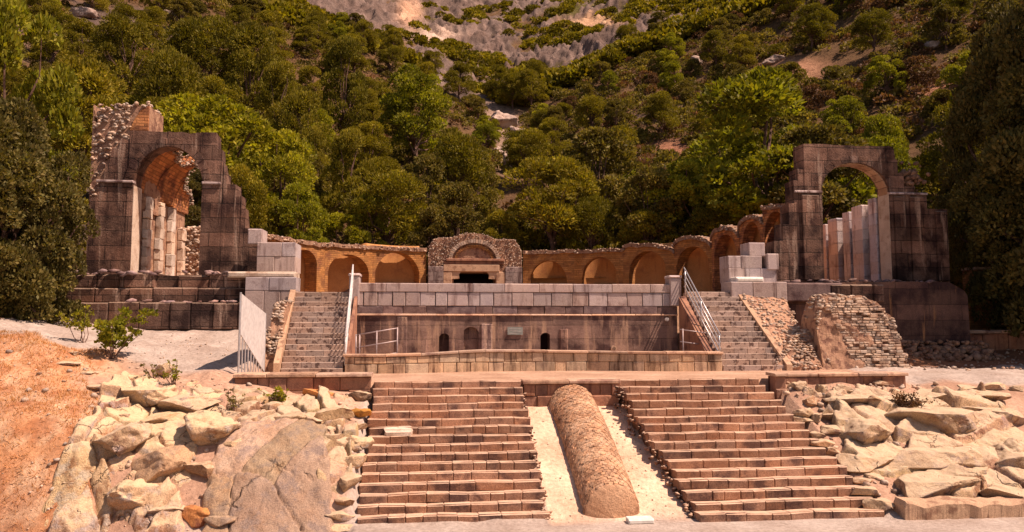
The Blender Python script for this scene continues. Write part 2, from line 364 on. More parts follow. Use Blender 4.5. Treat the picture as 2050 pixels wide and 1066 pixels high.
cp += [(-30, 34, 5.4), (-14, 34, 5.8), (-9, 34, 5.8), (-5, 30, 5.1), (3, 30, 5.1), (10, 30, 5.1), (17, 34, 5.7), (26, 36, 5.4), (35, 32, 5.5), (-25, 22, 4.8), (-22, 15, 2.0), (-28, 10, 1), (20, 15, .4), (27, 20, 2.5), (33, 24, 3.6),
       (13, 22.5, 2.56), (14.2, 22, 2.58), (15.5, 22.5, 2.6), (12.5, 24.5, 2.58), (14, 25, 2.6), (11, 23, 2.55),
       (0, 14, 0), (-8, 12, 0), (8, 12, 0), (14, 12, 0), (-12, 5, 0), (0, 0, 0), (12, 0, 0), (3, 46, 6), (-15, 44, 6.4), (20, 44, 6.4), (-40, 46, 7), (45, 46, 7), (0, 54, 8), (-60, 20, 5), (70, 20, 5), (-60, -20, 0), (70, -20, 0), (0, -30, 0), (70, 60, 12), (-60, 60, 12)]
cp = np.array(cp)
def _tps(A, B):
    r2 = ((A[:, None] - B[None]) ** 2).sum(-1) + 1e-9; return .5 * r2 * np.log(r2)
_K = _tps(cp[:, :2], cp[:, :2]) + np.eye(len(cp)) * .4
_P = np.c_[np.ones(len(cp)), cp[:, :2]]; _n = len(cp)
_A = np.zeros((_n + 3, _n + 3)); _A[:_n, :_n] = _K; _A[:_n, _n:] = _P; _A[_n:, :_n] = _P.T
_sol = np.linalg.solve(_A, np.r_[cp[:, 2], 0, 0, 0])
def tps(x, y):
    sh = np.shape(x); q = np.c_[np.ravel(x), np.ravel(y)]
    return (_tps(q, cp[:, :2]) @ _sol[:_n] + _sol[_n] + q @ _sol[_n + 1:]).reshape(sh)
SX = [(-1.45, 2.55), (5.6, 9.6)]          # lower stair widths
def ground_z(x, y, noise=True):
    x = np.asarray(x, float); y = np.asarray(y, float)
    z = tps(x, y)
    z = np.where(y < 15.2, z * sstep(8, 15.4, y) * sstep(6, 20, np.abs(x)) * .0 + z * .0, z)
    z = z * sstep(15.1, 15.9, y)
    if noise:
        P = np.stack([x, y, x * 0], -1); am = np.where((x < -2) | (x > 10), 1, .0) * sstep(15.6, 17, y) * (1 - .85 * sstep(-6.4, -5.6, x) * (x < -2) * (y < 19.5))
        z = z + am * (.10 * fbm(P * .9, 4, 3) + .035 * fbm(P * 4, 3, 9)) + .008 * fbm(P * 5, 2, 5)
    # stairs and ramp zone
    inz = (x > -1.6) & (x < 9.8) & (y < 20.95)
    rz = np.clip((y - 16.0) / 4.7 * 1.85, 0, 1.85)
    z = np.where(inz, rz + (.02 * fbm(np.stack([x, y, x * 0], -1) * 2, 3, 4) if noise else 0) * (y > 15.9), z)
    for a, b in SX: z = np.where((x > a + .12) & (x < b - .12) & (y > 16.2) & (y < 21), np.maximum(0, (y - 16.1) / 4.6 * 2.55 - .5), z)
    wt = sstep(14.6, 12.6, x) * (x > -5.15) * (y >= 20.95) * (y < 28.2)
    z = z * (1 - wt) + ZT * wt
    # fade of terrace on the right into natural ground, upper plaza behind the facade
    z = np.where((y > 28.2) & (y < 44) & (x > -8) & (x < 15.8), np.clip(z, 5.0, 5.12), z)
    return z
crest_x = [-400, 0, 200, 450, 600, 720, 850, 950, 1050, 1150, 1250, 1400, 1600, 1800, 2050, 2500]
crest_y = [-80, -40, 0, 0, 50, 95, 140, 175, 185, 150, 105, 60, 10, -40, -80, -80]
def hill_z(x, y):
    x = np.asarray(x, float); y = np.asarray(y, float); r = np.hypot(x, y); az = np.arctan2(x, y)
    px = 1025 + FPX * np.tan(np.clip(az - YAW, -1.2, 1.2)); cr = (640 - np.interp(px, crest_x, crest_y)) / FPX
    t = np.clip((r - 50) / 100, 0, 1); T0 = .055
    T = T0 + (cr - T0) * t ** .78
    T = T - .022 * sstep(150, 215, r)
    far = sstep(215, 560, r)
    T = np.where(r > 215, (cr - .022) + (.56 - cr + .022) * np.clip((r - 215) / 345, 0, 1) ** .8, T)
    z = EYE + r * T
    P = np.stack([x, y, x * 0], -1)
    z = z + 1.1 * fbm(P * .07, 4, 21) * sstep(48, 70, r) + (10 * fbm(P * .016, 5, 31) - 9 * np.abs(fbm(P * .03, 4, 41))) * far
    return z

def axis(segs):
    o = []
    for a, b, s in segs: o += list(np.arange(a, b, s))
    return np.array(o + [segs[-1][1]])
xs = axis([(-70, -20, 2.5), (-20, -14, .5), (-14, 15, .1), (15, 28, .35), (28, 75, 2.5)])
ys = axis([(-30, 12, 2.0), (12, 15, .5), (15, 22, .08), (22, 30, .2), (30, 56, 1.3)])
gx, gy = np.meshgrid(xs, ys); gz = ground_z(gx, gy)
def gridF(ny, nx):
    i = np.arange(ny * nx).reshape(ny, nx); return np.stack([i[:-1, :-1], i[:-1, 1:], i[1:, 1:], i[1:, :-1]], -1).reshape(-1, 4)
P = np.stack([gx, gy, gz], -1).reshape(-1, 3)
def lerpc(c, col, w): return c * (1 - w[:, None]) + np.array(col) * w[:, None]
x, y, z = P.T; nz = fbm(P * .8, 4, 77); col = np.tile(np.array([.43, .40, .385]), (len(P), 1))              # gravel
straw = sstep(-6.2, -7.6, x + .8 * nz + .35 * (y - 17)) * sstep(15.7, 16.1, y + .25 * nz)
straw = np.maximum(straw, sstep(-1.8, -2.4, x + .4 * nz) * (1 - sstep(15.85, 16.1, y + .12 * nz)) * sstep(15.0, 15.35, y + .1 * nz))
strawfar = sstep(22.2, 21.6, y + .5 * nz + .25 * (x + 9)); straw = np.minimum(straw, np.where(x > -13, strawfar, 1))
bed = sstep(-2.2 * 0 - 1.5, -1.9, x) * sstep(15.9, 16.4, y + .2 * nz) * (1 - sstep(21.0, 21.6, y)); bed = bed * (1 - straw)
bedr = sstep(9.6, 9.9, x) * sstep(15.5, 15.8, y) * (1 - sstep(20.9, 21.3, y + .2 * nz))
col = lerpc(col, [.47, .33, .26], np.maximum(bed, bedr))
col = lerpc(col, [.58, .31, .165], straw * (.85 + .15 * nz).clip(0, 1))
pt = sstep(.1, .5, fbm(P * 1.7, 4, 78)) * straw; col = lerpc(col, [.62, .46, .33], pt * .75); pt = sstep(.2, .6, fbm(P * 2.6 + 9, 4, 79)) * straw; col = lerpc(col, [.40, .17, .085], pt * .7)
ramp_w = ((x > 2.5) & (x < 5.5) & (y > 15.7) & (y < 21)).astype(float) * sstep(15.5, 16.2, y + .3 * nz)
col = lerpc(col, [.76, .60, .48], ramp_w)
terr = ((x > -5.2) & (x < 13.8) & (y > 20.9) & (y < 28.3)).astype(float); col = lerpc(col, [.50, .36, .28], terr)
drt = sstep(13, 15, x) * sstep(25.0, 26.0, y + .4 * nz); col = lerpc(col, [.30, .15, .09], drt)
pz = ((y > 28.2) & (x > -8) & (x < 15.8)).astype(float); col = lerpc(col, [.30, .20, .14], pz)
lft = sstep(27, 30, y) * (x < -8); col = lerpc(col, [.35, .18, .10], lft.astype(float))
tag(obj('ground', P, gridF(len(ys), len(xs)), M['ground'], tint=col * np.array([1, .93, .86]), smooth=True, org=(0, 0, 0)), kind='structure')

# hillside and mountain, one sheet in rings around the valley
def rockf(X, Y):
    rr_ = np.hypot(X, Y); Pq = np.stack([X, Y, X * 0], -1); nz_ = fbm(Pq * .035, 5, 51) * .7 + fbm(Pq * .16, 3, 52) * .25
    far_ = sstep(-.12, .18, 1.5 * nz_ + .60 * (rr_ - 248) / 70); near_ = sstep(.62, .8, nz_ + .2)
    return np.where(rr_ > 195, far_, near_)
azs = np.linspace(R(-47), R(58), 860); rs = axis([(46, 160, 1.2), (160, 215, 1.6), (215, 400, 1.0), (400, 640, 3.5)])
ga, gr = np.meshgrid(azs, rs); hx, hy = gr * np.sin(ga), gr * np.cos(ga); hz = hill_z(hx, hy)
PH = np.stack([hx, hy, hz], -1)
gyy, gxx = np.gradient(hz); dr = np.gradient(gr, axis=0)
nzh = fbm(PH * .11, 5, 51); nzl = fbm(PH * .03, 3, 61); fine_ = fbm(PH * .45, 3, 66)
rocky = rockf(hx, hy)
hc = np.tile(np.array([.15, .09, .045]), (PH.shape[0] * PH.shape[1], 1))
rk = rocky.ravel(); hc = lerpc(hc, [.175, .130, .112], rk); hc = hc * (1 + rk * .45 * np.clip(fbm(PH.reshape(-1, 3) * np.array([.5, .18, .1]), 4, 73), -1, 1))[:, None]
grn = (sstep(-.5, .1, fine_ + nzl) * (gr > 150)).ravel() * (1 - rk); hc = lerpc(hc, [.12, .11, .03], grn)
for (cx, cy, wx, wy, co) in [(1185, 48, 60, 16, (.62, .40, .25)), (820, 30, 26, 30, (.60, .38, .26)), (860, 75, 60, 10, (.55, .42, .34)), (1000, 240, 42, 34, (.36, .26, .20)), (1020, 310, 34, 44, (.36, .26, .20)), (1590, 140, 80, 22, (.48, .26, .16)), (1890, 185, 50, 26, (.46, .23, .14)), (1345, 300, 50, 22, (.42, .21, .13))]:
    d_ = PH.reshape(-1, 3); xr = d_[:, 0] * cos(YAW) - d_[:, 1] * sin(YAW); yf = d_[:, 0] * sin(YAW) + d_[:, 1] * cos(YAW); zz = d_[:, 2] - EYE
    u_ = -yf * sin(PIT) + zz * cos(PIT); f_ = yf * cos(PIT) + zz * sin(PIT); qx = 1025 + FPX * xr / f_; qy = PY0 - FPX * u_ / f_
    ww = np.exp(-(((qx - cx) / wx) ** 2 + ((qy - cy) / wy) ** 2) ** 1.5); hc = lerpc(hc, co, np.clip(ww * 1.1 + .2 * nzh.ravel() * ww, 0, 1))
PHd = PH.copy(); PHd[..., 2] += rocky * np.where(gr > 215, 1, .2) * (4.5 * (.45 - np.abs(fbm(PH * np.array([.11, .05, .03]), 3, 71))) + 2.6 * (.4 - np.abs(fbm(PH * np.array([.33, .2, .05]) + 5, 4, 74))) + 1.0 * fbm(PH * .6, 2, 75))
tag(obj('hillside', PHd.reshape(-1, 3), gridF(len(rs), len(azs)), M['hill'], tint=hc, smooth=False, org=(0, 0, 0)), kind='structure')

# ------------------------------------------------------------------ lower staircases and what lies between
def staircase(x0, x1, yf, yb, z0, z1, n, label, m, name='stone_staircase', wmin=.30, wmax=.66, jx=.06, skew=(0, 0), cheek=True, parts='step', dam=True):
    root = thing(name, ((x0 + x1) / 2, yf, z0), label, 'staircase', 'stone staircases')
    rise = (z1 - z0) / n; run = (yb - yf) / (n - 1)
    for i in range(n):
        mb = MB(); yy = yf + run * i; f = i / (n - 1)
        a = x0 + skew[0] * f + rng.uniform(-jx, jx); b = x1 + skew[1] * f + rng.uniform(-jx, jx)
        dk = rng.uniform(.8, 1.12)
        course(mb, a, b, yy, yy + run + .18, z0 + rise * i - .05, z0 + rise * (i + 1), wmin * rng.uniform(.8, 1.3), wmax * rng.uniform(.8, 1.5), gap=.006, jy=.007 if dam else .006, jz=.005 if dam else .004, b=.02 if dam else .012, lo=.82 * dk, hi=1.14 * dk)
        mb.box(a + .03, b - .03, yy + .035, yy + run + .3, z0 + rise * i - .2, z0 + rise * (i + 1) - .03, .45)
        def wp(V):
            q = V.copy(); q[:, 2] -= np.where(V[:, 2] > z0 + rise * i - .02, .16 * np.clip(V[:, 1] - yy - .06, 0, run), 0)
            if dam: q[:, 1] += .03 * vn(np.stack([V[:, 0] * 1.7, V[:, 0] * 0 + i * 3.1, V[:, 0] * 0], -1), 3); q[:, 2] += .02 * vn(np.stack([V[:, 0] * 1.1, V[:, 0] * 0 + i * 5.1, V[:, 0] * 0], -1), 8)
            return q
        mb.build('step', m, root, warp=wp)
    return root
ls = staircase(-1.45, 2.55, 16.12, 20.72, 0.0, 2.57, 16, 'wide reddish lower staircase on the left of the vaulted conduit', M['step'])
rs_ = staircase(5.72, 9.86, 15.6, 20.72, 0.0, 2.57, 16, 'wide reddish lower staircase on the right of the vaulted conduit', M['step'], skew=(-.5, -.42))
mb = MB(); mb.cbox(-1.05, -.38, 16.12 + .307 * 8 + .02, 16.12 + .307 * 9 + .25, 2.57 / 16 * 8 + .1, 2.57 / 16 * 9 + .15, 1, .05, .03); mb.build('repair_block', M['pilst'], ls)
# ragged cheek rubble of the stairs facing the ramp: part of each staircase
def cheek(root, x, yf, side, seed):
    g = np.random.default_rng(seed); C = []; S = []
    for i in range(120):
        t = g.random(); C.append((x + side * g.uniform(-.10, .09) + (.26 - .5 * t if side < 0 else 0), yf + (20.7 - yf) * t, 2.5 * t * g.uniform(.72, 1.0) + .02)); S.append(g.uniform(.035, .085))
    V, F, T = stones(C, S, seed, .45, 1.1); obj('cheek', V, F, M['step'], root, T)
cheek(ls, 2.55, 16.1, 1, 3); cheek(rs_, 5.42, 15.9, -1, 4)
mb = MB(); mb.box(2.3, 2.52, 17.0, 20.9, -.1, 1.6, .6)

# conduit: long half-buried vault running down the ramp
nA, nL = 110, 360; V = []; T = []
for j in range(nL):
    t = j / (nL - 1); yy = 16.05 + 4.85 * t; rr = .60 + .05 * t; zc = .02 + 1.82 * t
    cx = 3.95 + .05 * sin(t * 3)
    e = 1 - (1 - min(t / .035, 1)) ** 2 * .97; e = max(e, .03)
    e2 = 1 - max(0, (t - .95) / .05) ** 2 * .55
    for k in range(nA):
        a = -0.55 + (pi + 1.1) * k / (nA - 1); 
        V.append((cx + rr * cos(a) * e * e2, yy, zc + rr * 1.02 * sin(a) * e * e2))
V = np.array(V); nrm = V - np.stack([np.full(len(V), 3.95), V[:, 1], np.repeat(.02 + 1.82 * np.linspace(0, 1, nL), nA)], -1); nrm /= np.linalg.norm(nrm, axis=1)[:, None] + 1e-9
rows = np.sin(np.repeat(np.linspace(0, 1, nL), nA) * 2 * pi * 30); 
tt_ = np.repeat(np.linspace(0, 1, nL), nA); aa_ = np.tile(np.linspace(-.55, pi + .55, nA), nL)
rowk = np.floor(tt_ * 44); pat = np.clip(np.sin(tt_ * 44 * 2 * pi) * 1.6, -1, 1) * .5 + np.clip(np.sin(aa_ * 17 + rowk * pi + .8 * vn(V * 3, 12)) * 1.6, -1, 1) * .5
V = V + nrm * (.013 * pat * (.8 + .4 * vn(V * 9, 44)))[:, None]
V = V + nrm * (.006 * fbm(V * 5, 4, 2) + .006 * fbm(V * 2, 3, 3) + .014 * vn(V * 13, 6))[:, None]
F = gridF(nL, nA).tolist(); F.append(tuple(range(nA))); F.append(tuple((nL - 1) * nA + k for k in range(nA - 1, -1, -1)))
cd = thing('conduit_vault', (3.95, 16.05, 0), 'long rounded masonry conduit lying down the sandy ramp between the lower stairs', 'conduit')
obj('shell', V, F, M['cond'], cd, np.ones((len(V), 3)), True)
# little projecting facing stones set in rows
mb = MB(); g = np.random.default_rng(5); nr = 54
for j in range(nr):
    nk_ = 20; off = .5 * (j % 2)
    for k in range(nk_ + 1):
        a0 = -.12 + (pi + .24) * (k + off - .5) / nk_; a1 = a0 + (pi + .24) / nk_; t0 = (j + .0) / nr * .93 + .035; t1 = t0 + .93 / nr
        if g.random() < .07: continue
        ga_, gt_ = .014, .0016; q = []; hgt_ = g.uniform(.008, .030)
        for hh_ in (-.03, hgt_):
            for (aa, tt) in ((a0 + ga_, t0 + gt_), (a1 - ga_, t0 + gt_), (a1 - ga_, t1 - gt_), (a0 + ga_, t1 - gt_)):
                aa += g.uniform(-.012, .012); tt += g.uniform(-.0012, .0012); rr = .60 + .05 * tt + hh_; q.append((3.95 + .05 * sin(tt * 3) + rr * cos(aa), 16.05 + 4.85 * tt, .02 + 1.82 * tt + rr * 1.02 * sin(aa)))
        mb.add(q, [(4, 5, 6, 7), (0, 1, 5, 4), (1, 2, 6, 5), (2, 3, 7, 6), (3, 0, 4, 7)], btint(.75, 1.2))
mb.build('facing', M['cond'], cd)
mb = MB(); p0 = D(1285, 1050, 0); mb.cbox(p0[0] - .27, p0[0] + .27, p0[1], p0[1] + .28, 0, .10, 1, .02)
tag(mb.build('stone_block', M['pale']), 'flat white block on the gravel at the foot of the conduit', 'block')

# ------------------------------------------------------------------ terrace retaining wall: four stretches
def retain(x0, x1, zt, zb, label, cap=.10, capm='coping', y=20.74):
    root = thing('retaining_wall', ((x0 + x1) / 2, y, zb), label, 'wall', 'terrace retaining walls')
    mb = MB(); n = max(1, round((zt - zb - cap) / .3)); h = (zt - zb - cap) / n
    for i in range(n): course(mb, x0, x1, y, y + .35, zb + h * i, zb + h * (i + 1), .3, .8, jy=.03, lo=.7, hi=1.15)
    mb.box(x0 + .02, x1 - .02, y + .05, y + .5, zb, zt - cap - .02, .4); mb.build('wall_face', M['retain'], root)
    mb = MB(); course(mb, x0 - .04, x1 + .04, y - .06, y + .55, zt - cap, zt, .8, 1.6, jy=.015, jz=.01); mb.build('coping', M[capm], root)
    return root
retain(-5.1, -1.55, 2.80, 2.0, 'low reddish retaining wall with pale coping left of the lower stairs')
retain(2.62, 5.30, 2.56, 1.5, 'dark reddish retaining wall behind the top of the conduit')
retain(9.72, 10.05, 2.74, 1.6, 'short stone pier beside the top of the right lower stairs', y=20.4)
retain(10.1, 13.9, 2.70, 2.25, 'low retaining wall with flat coping right of the lower stairs')

# ------------------------------------------------------------------ basin wall (low curved wall) in front of the facade
def bw(V):
    q = V.copy(); u = (V[:, 0] - 3.5) / 6.1; b = np.exp(-(u * 1.8) ** 4) * (.65 + 0 * u); q[:, 1] += b; q[:, 2] += (V[:, 2] > 2.9) * (.07 * np.exp(-(u * 2) ** 4) - .02 * np.sin(u * 6)); return q
root = thing('basin_wall', (3.5, 24, ZT), 'low curved two-course basin wall on the terrace, streaked yellowish blocks', 'wall')
mb = MB(); course(mb, -2.6, 9.62, 24, 24.3, ZT - .15, 2.86, .35, .75, lo=.8, hi=1.15); course(mb, -2.6, 9.62, 24.0, 24.3, 2.86, 3.09, .3, .7, lo=.8, hi=1.15)
mb.build('wall_face', M['basin'], root, warp=bw)
mb = MB(); course(mb, -2.66, 9.66, 23.95, 24.36, 3.09, 3.17, .7, 1.5, jy=.008, b=.012); mb.build('coping', M['coping'], root, warp=bw)

# ------------------------------------------------------------------ facade wall behind the basin and its parapet
FY = 27.5
root = thing('facade_wall', (3.2, FY, ZT), 'long dark stained facade wall with grey block parapet behind the basin', 'wall')
def doorhole(c, wd, z1):
    def h(u):
        d = abs(u - c)
        if d < wd: return (0, z1 - wd * .9 + (wd * .9) * math.sqrt(max(0, 1 - (d / wd) ** 2)))
        return None
    return h
dA = doorhole(X_(1092, FY), .21, Z_(667, FY)); dB = doorhole(X_(943, FY), .30, Z_(655, FY)); dC = doorhole(X_(890, FY), .2, Z_(668, FY))
hole = lambda u: dA(u) or dB(u) or dC(u)
us = sorted(set(list(np.arange(-2.75, 9.3, .06)) + [9.3]))
mb = MB(); strips(mb, us, lambda u: 4.40, lambda u: ZT - .1, hole, FY, FY + .7); mb.box(-2.7, 9.25, FY + .8, FY + 1.2, ZT - .1, 4.4, .3)
mb.build('lower_wall', M['facade'], root)
mb = MB(); mb.box(X_(1092, FY) - .3, X_(1092, FY) + .3, FY + .62, FY + .68, ZT, 3.7); mb.build('dark_recess', M['black'], root)
mb = MB(); mb.box(X_(943, FY) - .5, X_(943, FY) + .5, FY + .16, FY + .3, ZT, 4.2, .9); mb.box(X_(890, FY) - .3, X_(890, FY) + .3, FY + .2, FY + .3, ZT, 4.2, .6); mb.build('shallow_niche', M['facade'], root)
# eroded reliefs / pilasters on the lower wall
mb = MB()
for pxl, w_, zt in ((975, .42, 4.1), (806, .36, 4.37), (1128, .3, 3.9)):
    xx = X_(pxl, FY); mb.cbox(xx - w_ / 2, xx + w_ / 2, FY - .05, FY + .02, ZT, zt, btint(1.1, 1.6), .03, .02)
mb.build('pilaster', M['facade'], root)
mb = MB(); course(mb, -2.8, 9.32, FY - .05, FY + .4, 4.38, 4.44, .9, 1.8, lo=1.2, hi=1.7, jz=.012, b=.012); mb.build('ledge', M['coping'], root)
mb = MB(); course(mb, -2.8, 9.32, FY - .02, FY + .4, 4.44, 4.73, .5, 1.2, jy=.02); mb.build('stained_course', M['dband'], root)
mb = MB(); course(mb, -2.8, 9.32, FY - .03, FY + .4, 4.735, 5.235, .42, .80, gap=.022, jy=.012, lo=.82, hi=1.16); mb.box(-2.75, 9.28, FY + .06, FY + .5, 4.5, 5.5, .3)
mb.build('block_course', M['grey'], root)
mb = MB(); course(mb, -2.82, 9.34, FY - .05, FY + .5, 5.24, 5.56, .9, 1.7, gap=.01, jy=.006, lo=.95, hi=1.12); mb.build('coping', M['grey'], root)
for a, b in ((-2.86, -2.50), (9.02, 9.44)):
    mb = MB(); mb.cbox(a, b, FY - .14, FY + .5, 4.75, 5.80, .95, .02); mb.cbox(a - .03, b + .03, FY - .18, FY + .5, 5.80, 5.9, 1.25, .045)
    p = mb.build('end_post', M['grey'], root)
# sign plate and round lamp
c0 = W(1031, 663, FY); mb = MB(); mb.box(c0[0] - .28, c0[0] + .28, FY - .05, FY - .02, c0[2] - .14, c0[2] + .14, 1)
sg = thing('sign_plate', (c0[0], FY - .05, c0[2] - .14), 'small greenish grey sign plate on the dark facade wall', 'sign')
mb.build('plate', plain('sign_green_grey', (.30, .33, .30), .5), sg)
mb = MB()
for k, (a, b) in enumerate(((-.22, .2), (-.2, .1), (-.1, .22), (-.22, .05))): mb.box(c0[0] + a, c0[0] + b, FY - .056, FY - .051, c0[2] + .08 - k * .06, c0[2] + .095 - k * .06)
mb.build('faded_lines', plain('faded_sign_lines', (.55, .52, .48)), sg)
def disc(mb, c, r, y0, y1, n=20, t=1.0): mb.tube([(c[0], y0, c[2]), (c[0], y1, c[2])], r, n, t)
for px, py, r, lb in ((1228, 698, .11, 'round pale pipe mouth low on the dark facade wall'), (1334, 640, .07, 'small white lamp under the ledge at the right end of the facade wall')):
    c = W(px, py, FY); mb = MB(); disc(mb, c, r, FY - .12, FY + .02, t=1); disc(mb, c, r * .55, FY - .14, FY - .121, t=.4)
    tag(mb.build('wall_lamp' if py < 660 else 'pipe_mouth', M['pale'] if py < 660 else M['coping']), lb, 'lamp' if py < 660 else 'pipe')

# ------------------------------------------------------------------ upper stairs
us1 = staircase(-4.55, -2.66, 24.02, 27.4, ZT, 5.22, 15, 'grey upper staircase left of the basin, climbing beside the white handrail', M['upstep'], wmin=.25, wmax=.6, jx=.0, skew=(-.18, -.16), dam=False)
us2 = staircase(9.66, 11.80, 24.02, 27.4, ZT, 5.28, 15, 'grey upper staircase right of the basin, climbing beside the steel railing', M['upstep'], wmin=.25, wmax=.6, jx=.0, skew=(.0, -.2), dam=False)
# side wall of upper right stairs, reddish, seen above basin
mb = MB(); V = [(9.34, 24.4, ZT), (9.62, 24.4, ZT), (9.62, 27.4, ZT), (9.34, 27.4, ZT), (9.34, 24.4, 2.9), (9.62, 24.4, 2.9), (9.62, 27.4, 5.1), (9.34, 27.4, 5.1)]
mb.add(V, [(0, 3, 2, 1), (4, 5, 6, 7), (0, 1, 5, 4), (1, 2, 6, 5), (2, 3, 7, 6), (3, 0, 4, 7)])
tag(mb.build('stair_side_wall', M['retain']), 'reddish sloping side wall of the right upper staircase facing the basin', 'wall')
mb = MB(); V2 = [(v[0] - 12.0 if v[0] < 9.5 else v[0] - 12.18, v[1], v[2]) for v in V]; mb.add(V2, [(0, 3, 2, 1), (4, 5, 6, 7), (0, 1, 5, 4), (1, 2, 6, 5), (2, 3, 7, 6), (3, 0, 4, 7)])
tag(mb.build('stair_side_wall', M['retain']), 'reddish sloping side wall of the left upper staircase facing the basin', 'wall')

# railings
def railing(name, label, x, y0, z0, y1, z1, bars, post_ys, m, rr=.022, dx=0):
    root = thing(name, (x, y0, z0), label, 'railing')
    f = lambda yy: z0 + (z1 - z0) * (yy - y0) / (y1 - y0); xf = lambda yy: x + dx * (yy - y0) / (y1 - y0)
    for h in bars:
        mb = MB(); mb.tube([(xf(y0), y0, z0 + h), (xf(y1), y1, z1 + h)], rr if h == max(bars) else rr * .75, 8); mb.build('rail', m, root, True)
    for yy in post_ys:
        mb = MB(); mb.tube([(xf(yy), yy, f(yy) - .03), (xf(yy), yy, f(yy) + max(bars))], rr * 1.1, 8); mb.build('post', m, root, True)
    return root
railing('stair_railing', 'white handrail climbing the inner edge of the left upper staircase', -2.60, 24.1, 2.75, 27.4, 5.25, (.95, .7, .45, .2), (24.2, 25.2, 26.3, 27.3), M['white'], .028, dx=-.14)
railing('stair_railing', 'steel railing with four sloping bars beside the right upper staircase', 9.72, 24.35, 2.75, 27.4, 5.25, (.95, .72, .48, .24), (24.45, 25.9, 27.3), M['steel'], .026, dx=-.15)
def flat_rail(label, pts, zs, posts, m):
    root = thing('basin_railing', pts[0], label, 'railing')
    for h in zs:
        mb = MB(); mb.tube([(p[0], p[1], p[2] + h) for p in pts], .022, 8); mb.build('rail', m, root, True)
    for p in posts: mb = MB(); mb.tube([(p[0], p[1], ZT), (p[0], p[1], p[2] + zs[-1] + .03)], .024, 8); mb.build('post', m, root, True)
    return root
a = W(712, 710, 25.4); b = W(795, 706, 25.4); a = (a[0], 25.4, ZT + .25); b = (b[0], 25.4, ZT + .48)
mid = tuple((a[i] + b[i]) / 2 for i in range(3))
flat_rail('low railing with three bars and curved end left behind the basin wall', [a, mid, b], (.1, .5, .92), [a, mid, b, (a[0] + .12, 25.4, a[2])], M['steeld'])
a = W(1362, 700, 25.4); b = W(1422, 706, 25.4); a = (a[0], 25.4, ZT + .42); b = (b[0], 25.4, ZT + .28); mid = tuple((a[i] + b[i]) / 2 for i in range(3))
flat_rail('short low railing behind the basin wall beside the right upper stairs', [a, mid, b], (.1, .5, .92), [(a[0] + .1, 25.4, a[2]), b], M['steeld'])

# white gate panel left
root = thing('metal_gate', (-5.15, 21.3, 2.8), 'white metal gate panel with slanted sheet over grey bars, left of the terrace', 'gate')
xg = -5.12; nearT = W(490, 588, 21.2)[2]; farT = Z_(628, 24.2, 512)
V = [(xg, 21.15, nearT), (xg, 24.3, farT), (xg, 24.3, 2.62), (xg, 21.15, Z_(668, 21.2, 488))]; V = V + [(v[0] + .03, v[1], v[2]) for v in V]
mb = MB(); mb.add(V, [(0, 1, 2, 3), (7, 6, 5, 4), (0, 4, 5, 1), (1, 5, 6, 2), (2, 6, 7, 3), (3, 7, 4, 0)]); mb.build('sheet', M['white'], root)
for k in range(10):
    mb = MB(); yy = 21.15 + 3.1 * k / 9; zz = V[3][2] + (2.62 - V[3][2]) * k / 9; mb.tube([(xg + .015, yy, 2.55), (xg + .015, yy, zz)], .02, 6); mb.build('bar', M['steel'], root)
for yy, zt_ in ((21.13, nearT + .03), (24.32, farT)): mb = MB(); mb.tube([(xg + .015, yy, 2.5), (xg + .015, yy, zt_)], .03, 8); mb.build('post', M['steel'], root)

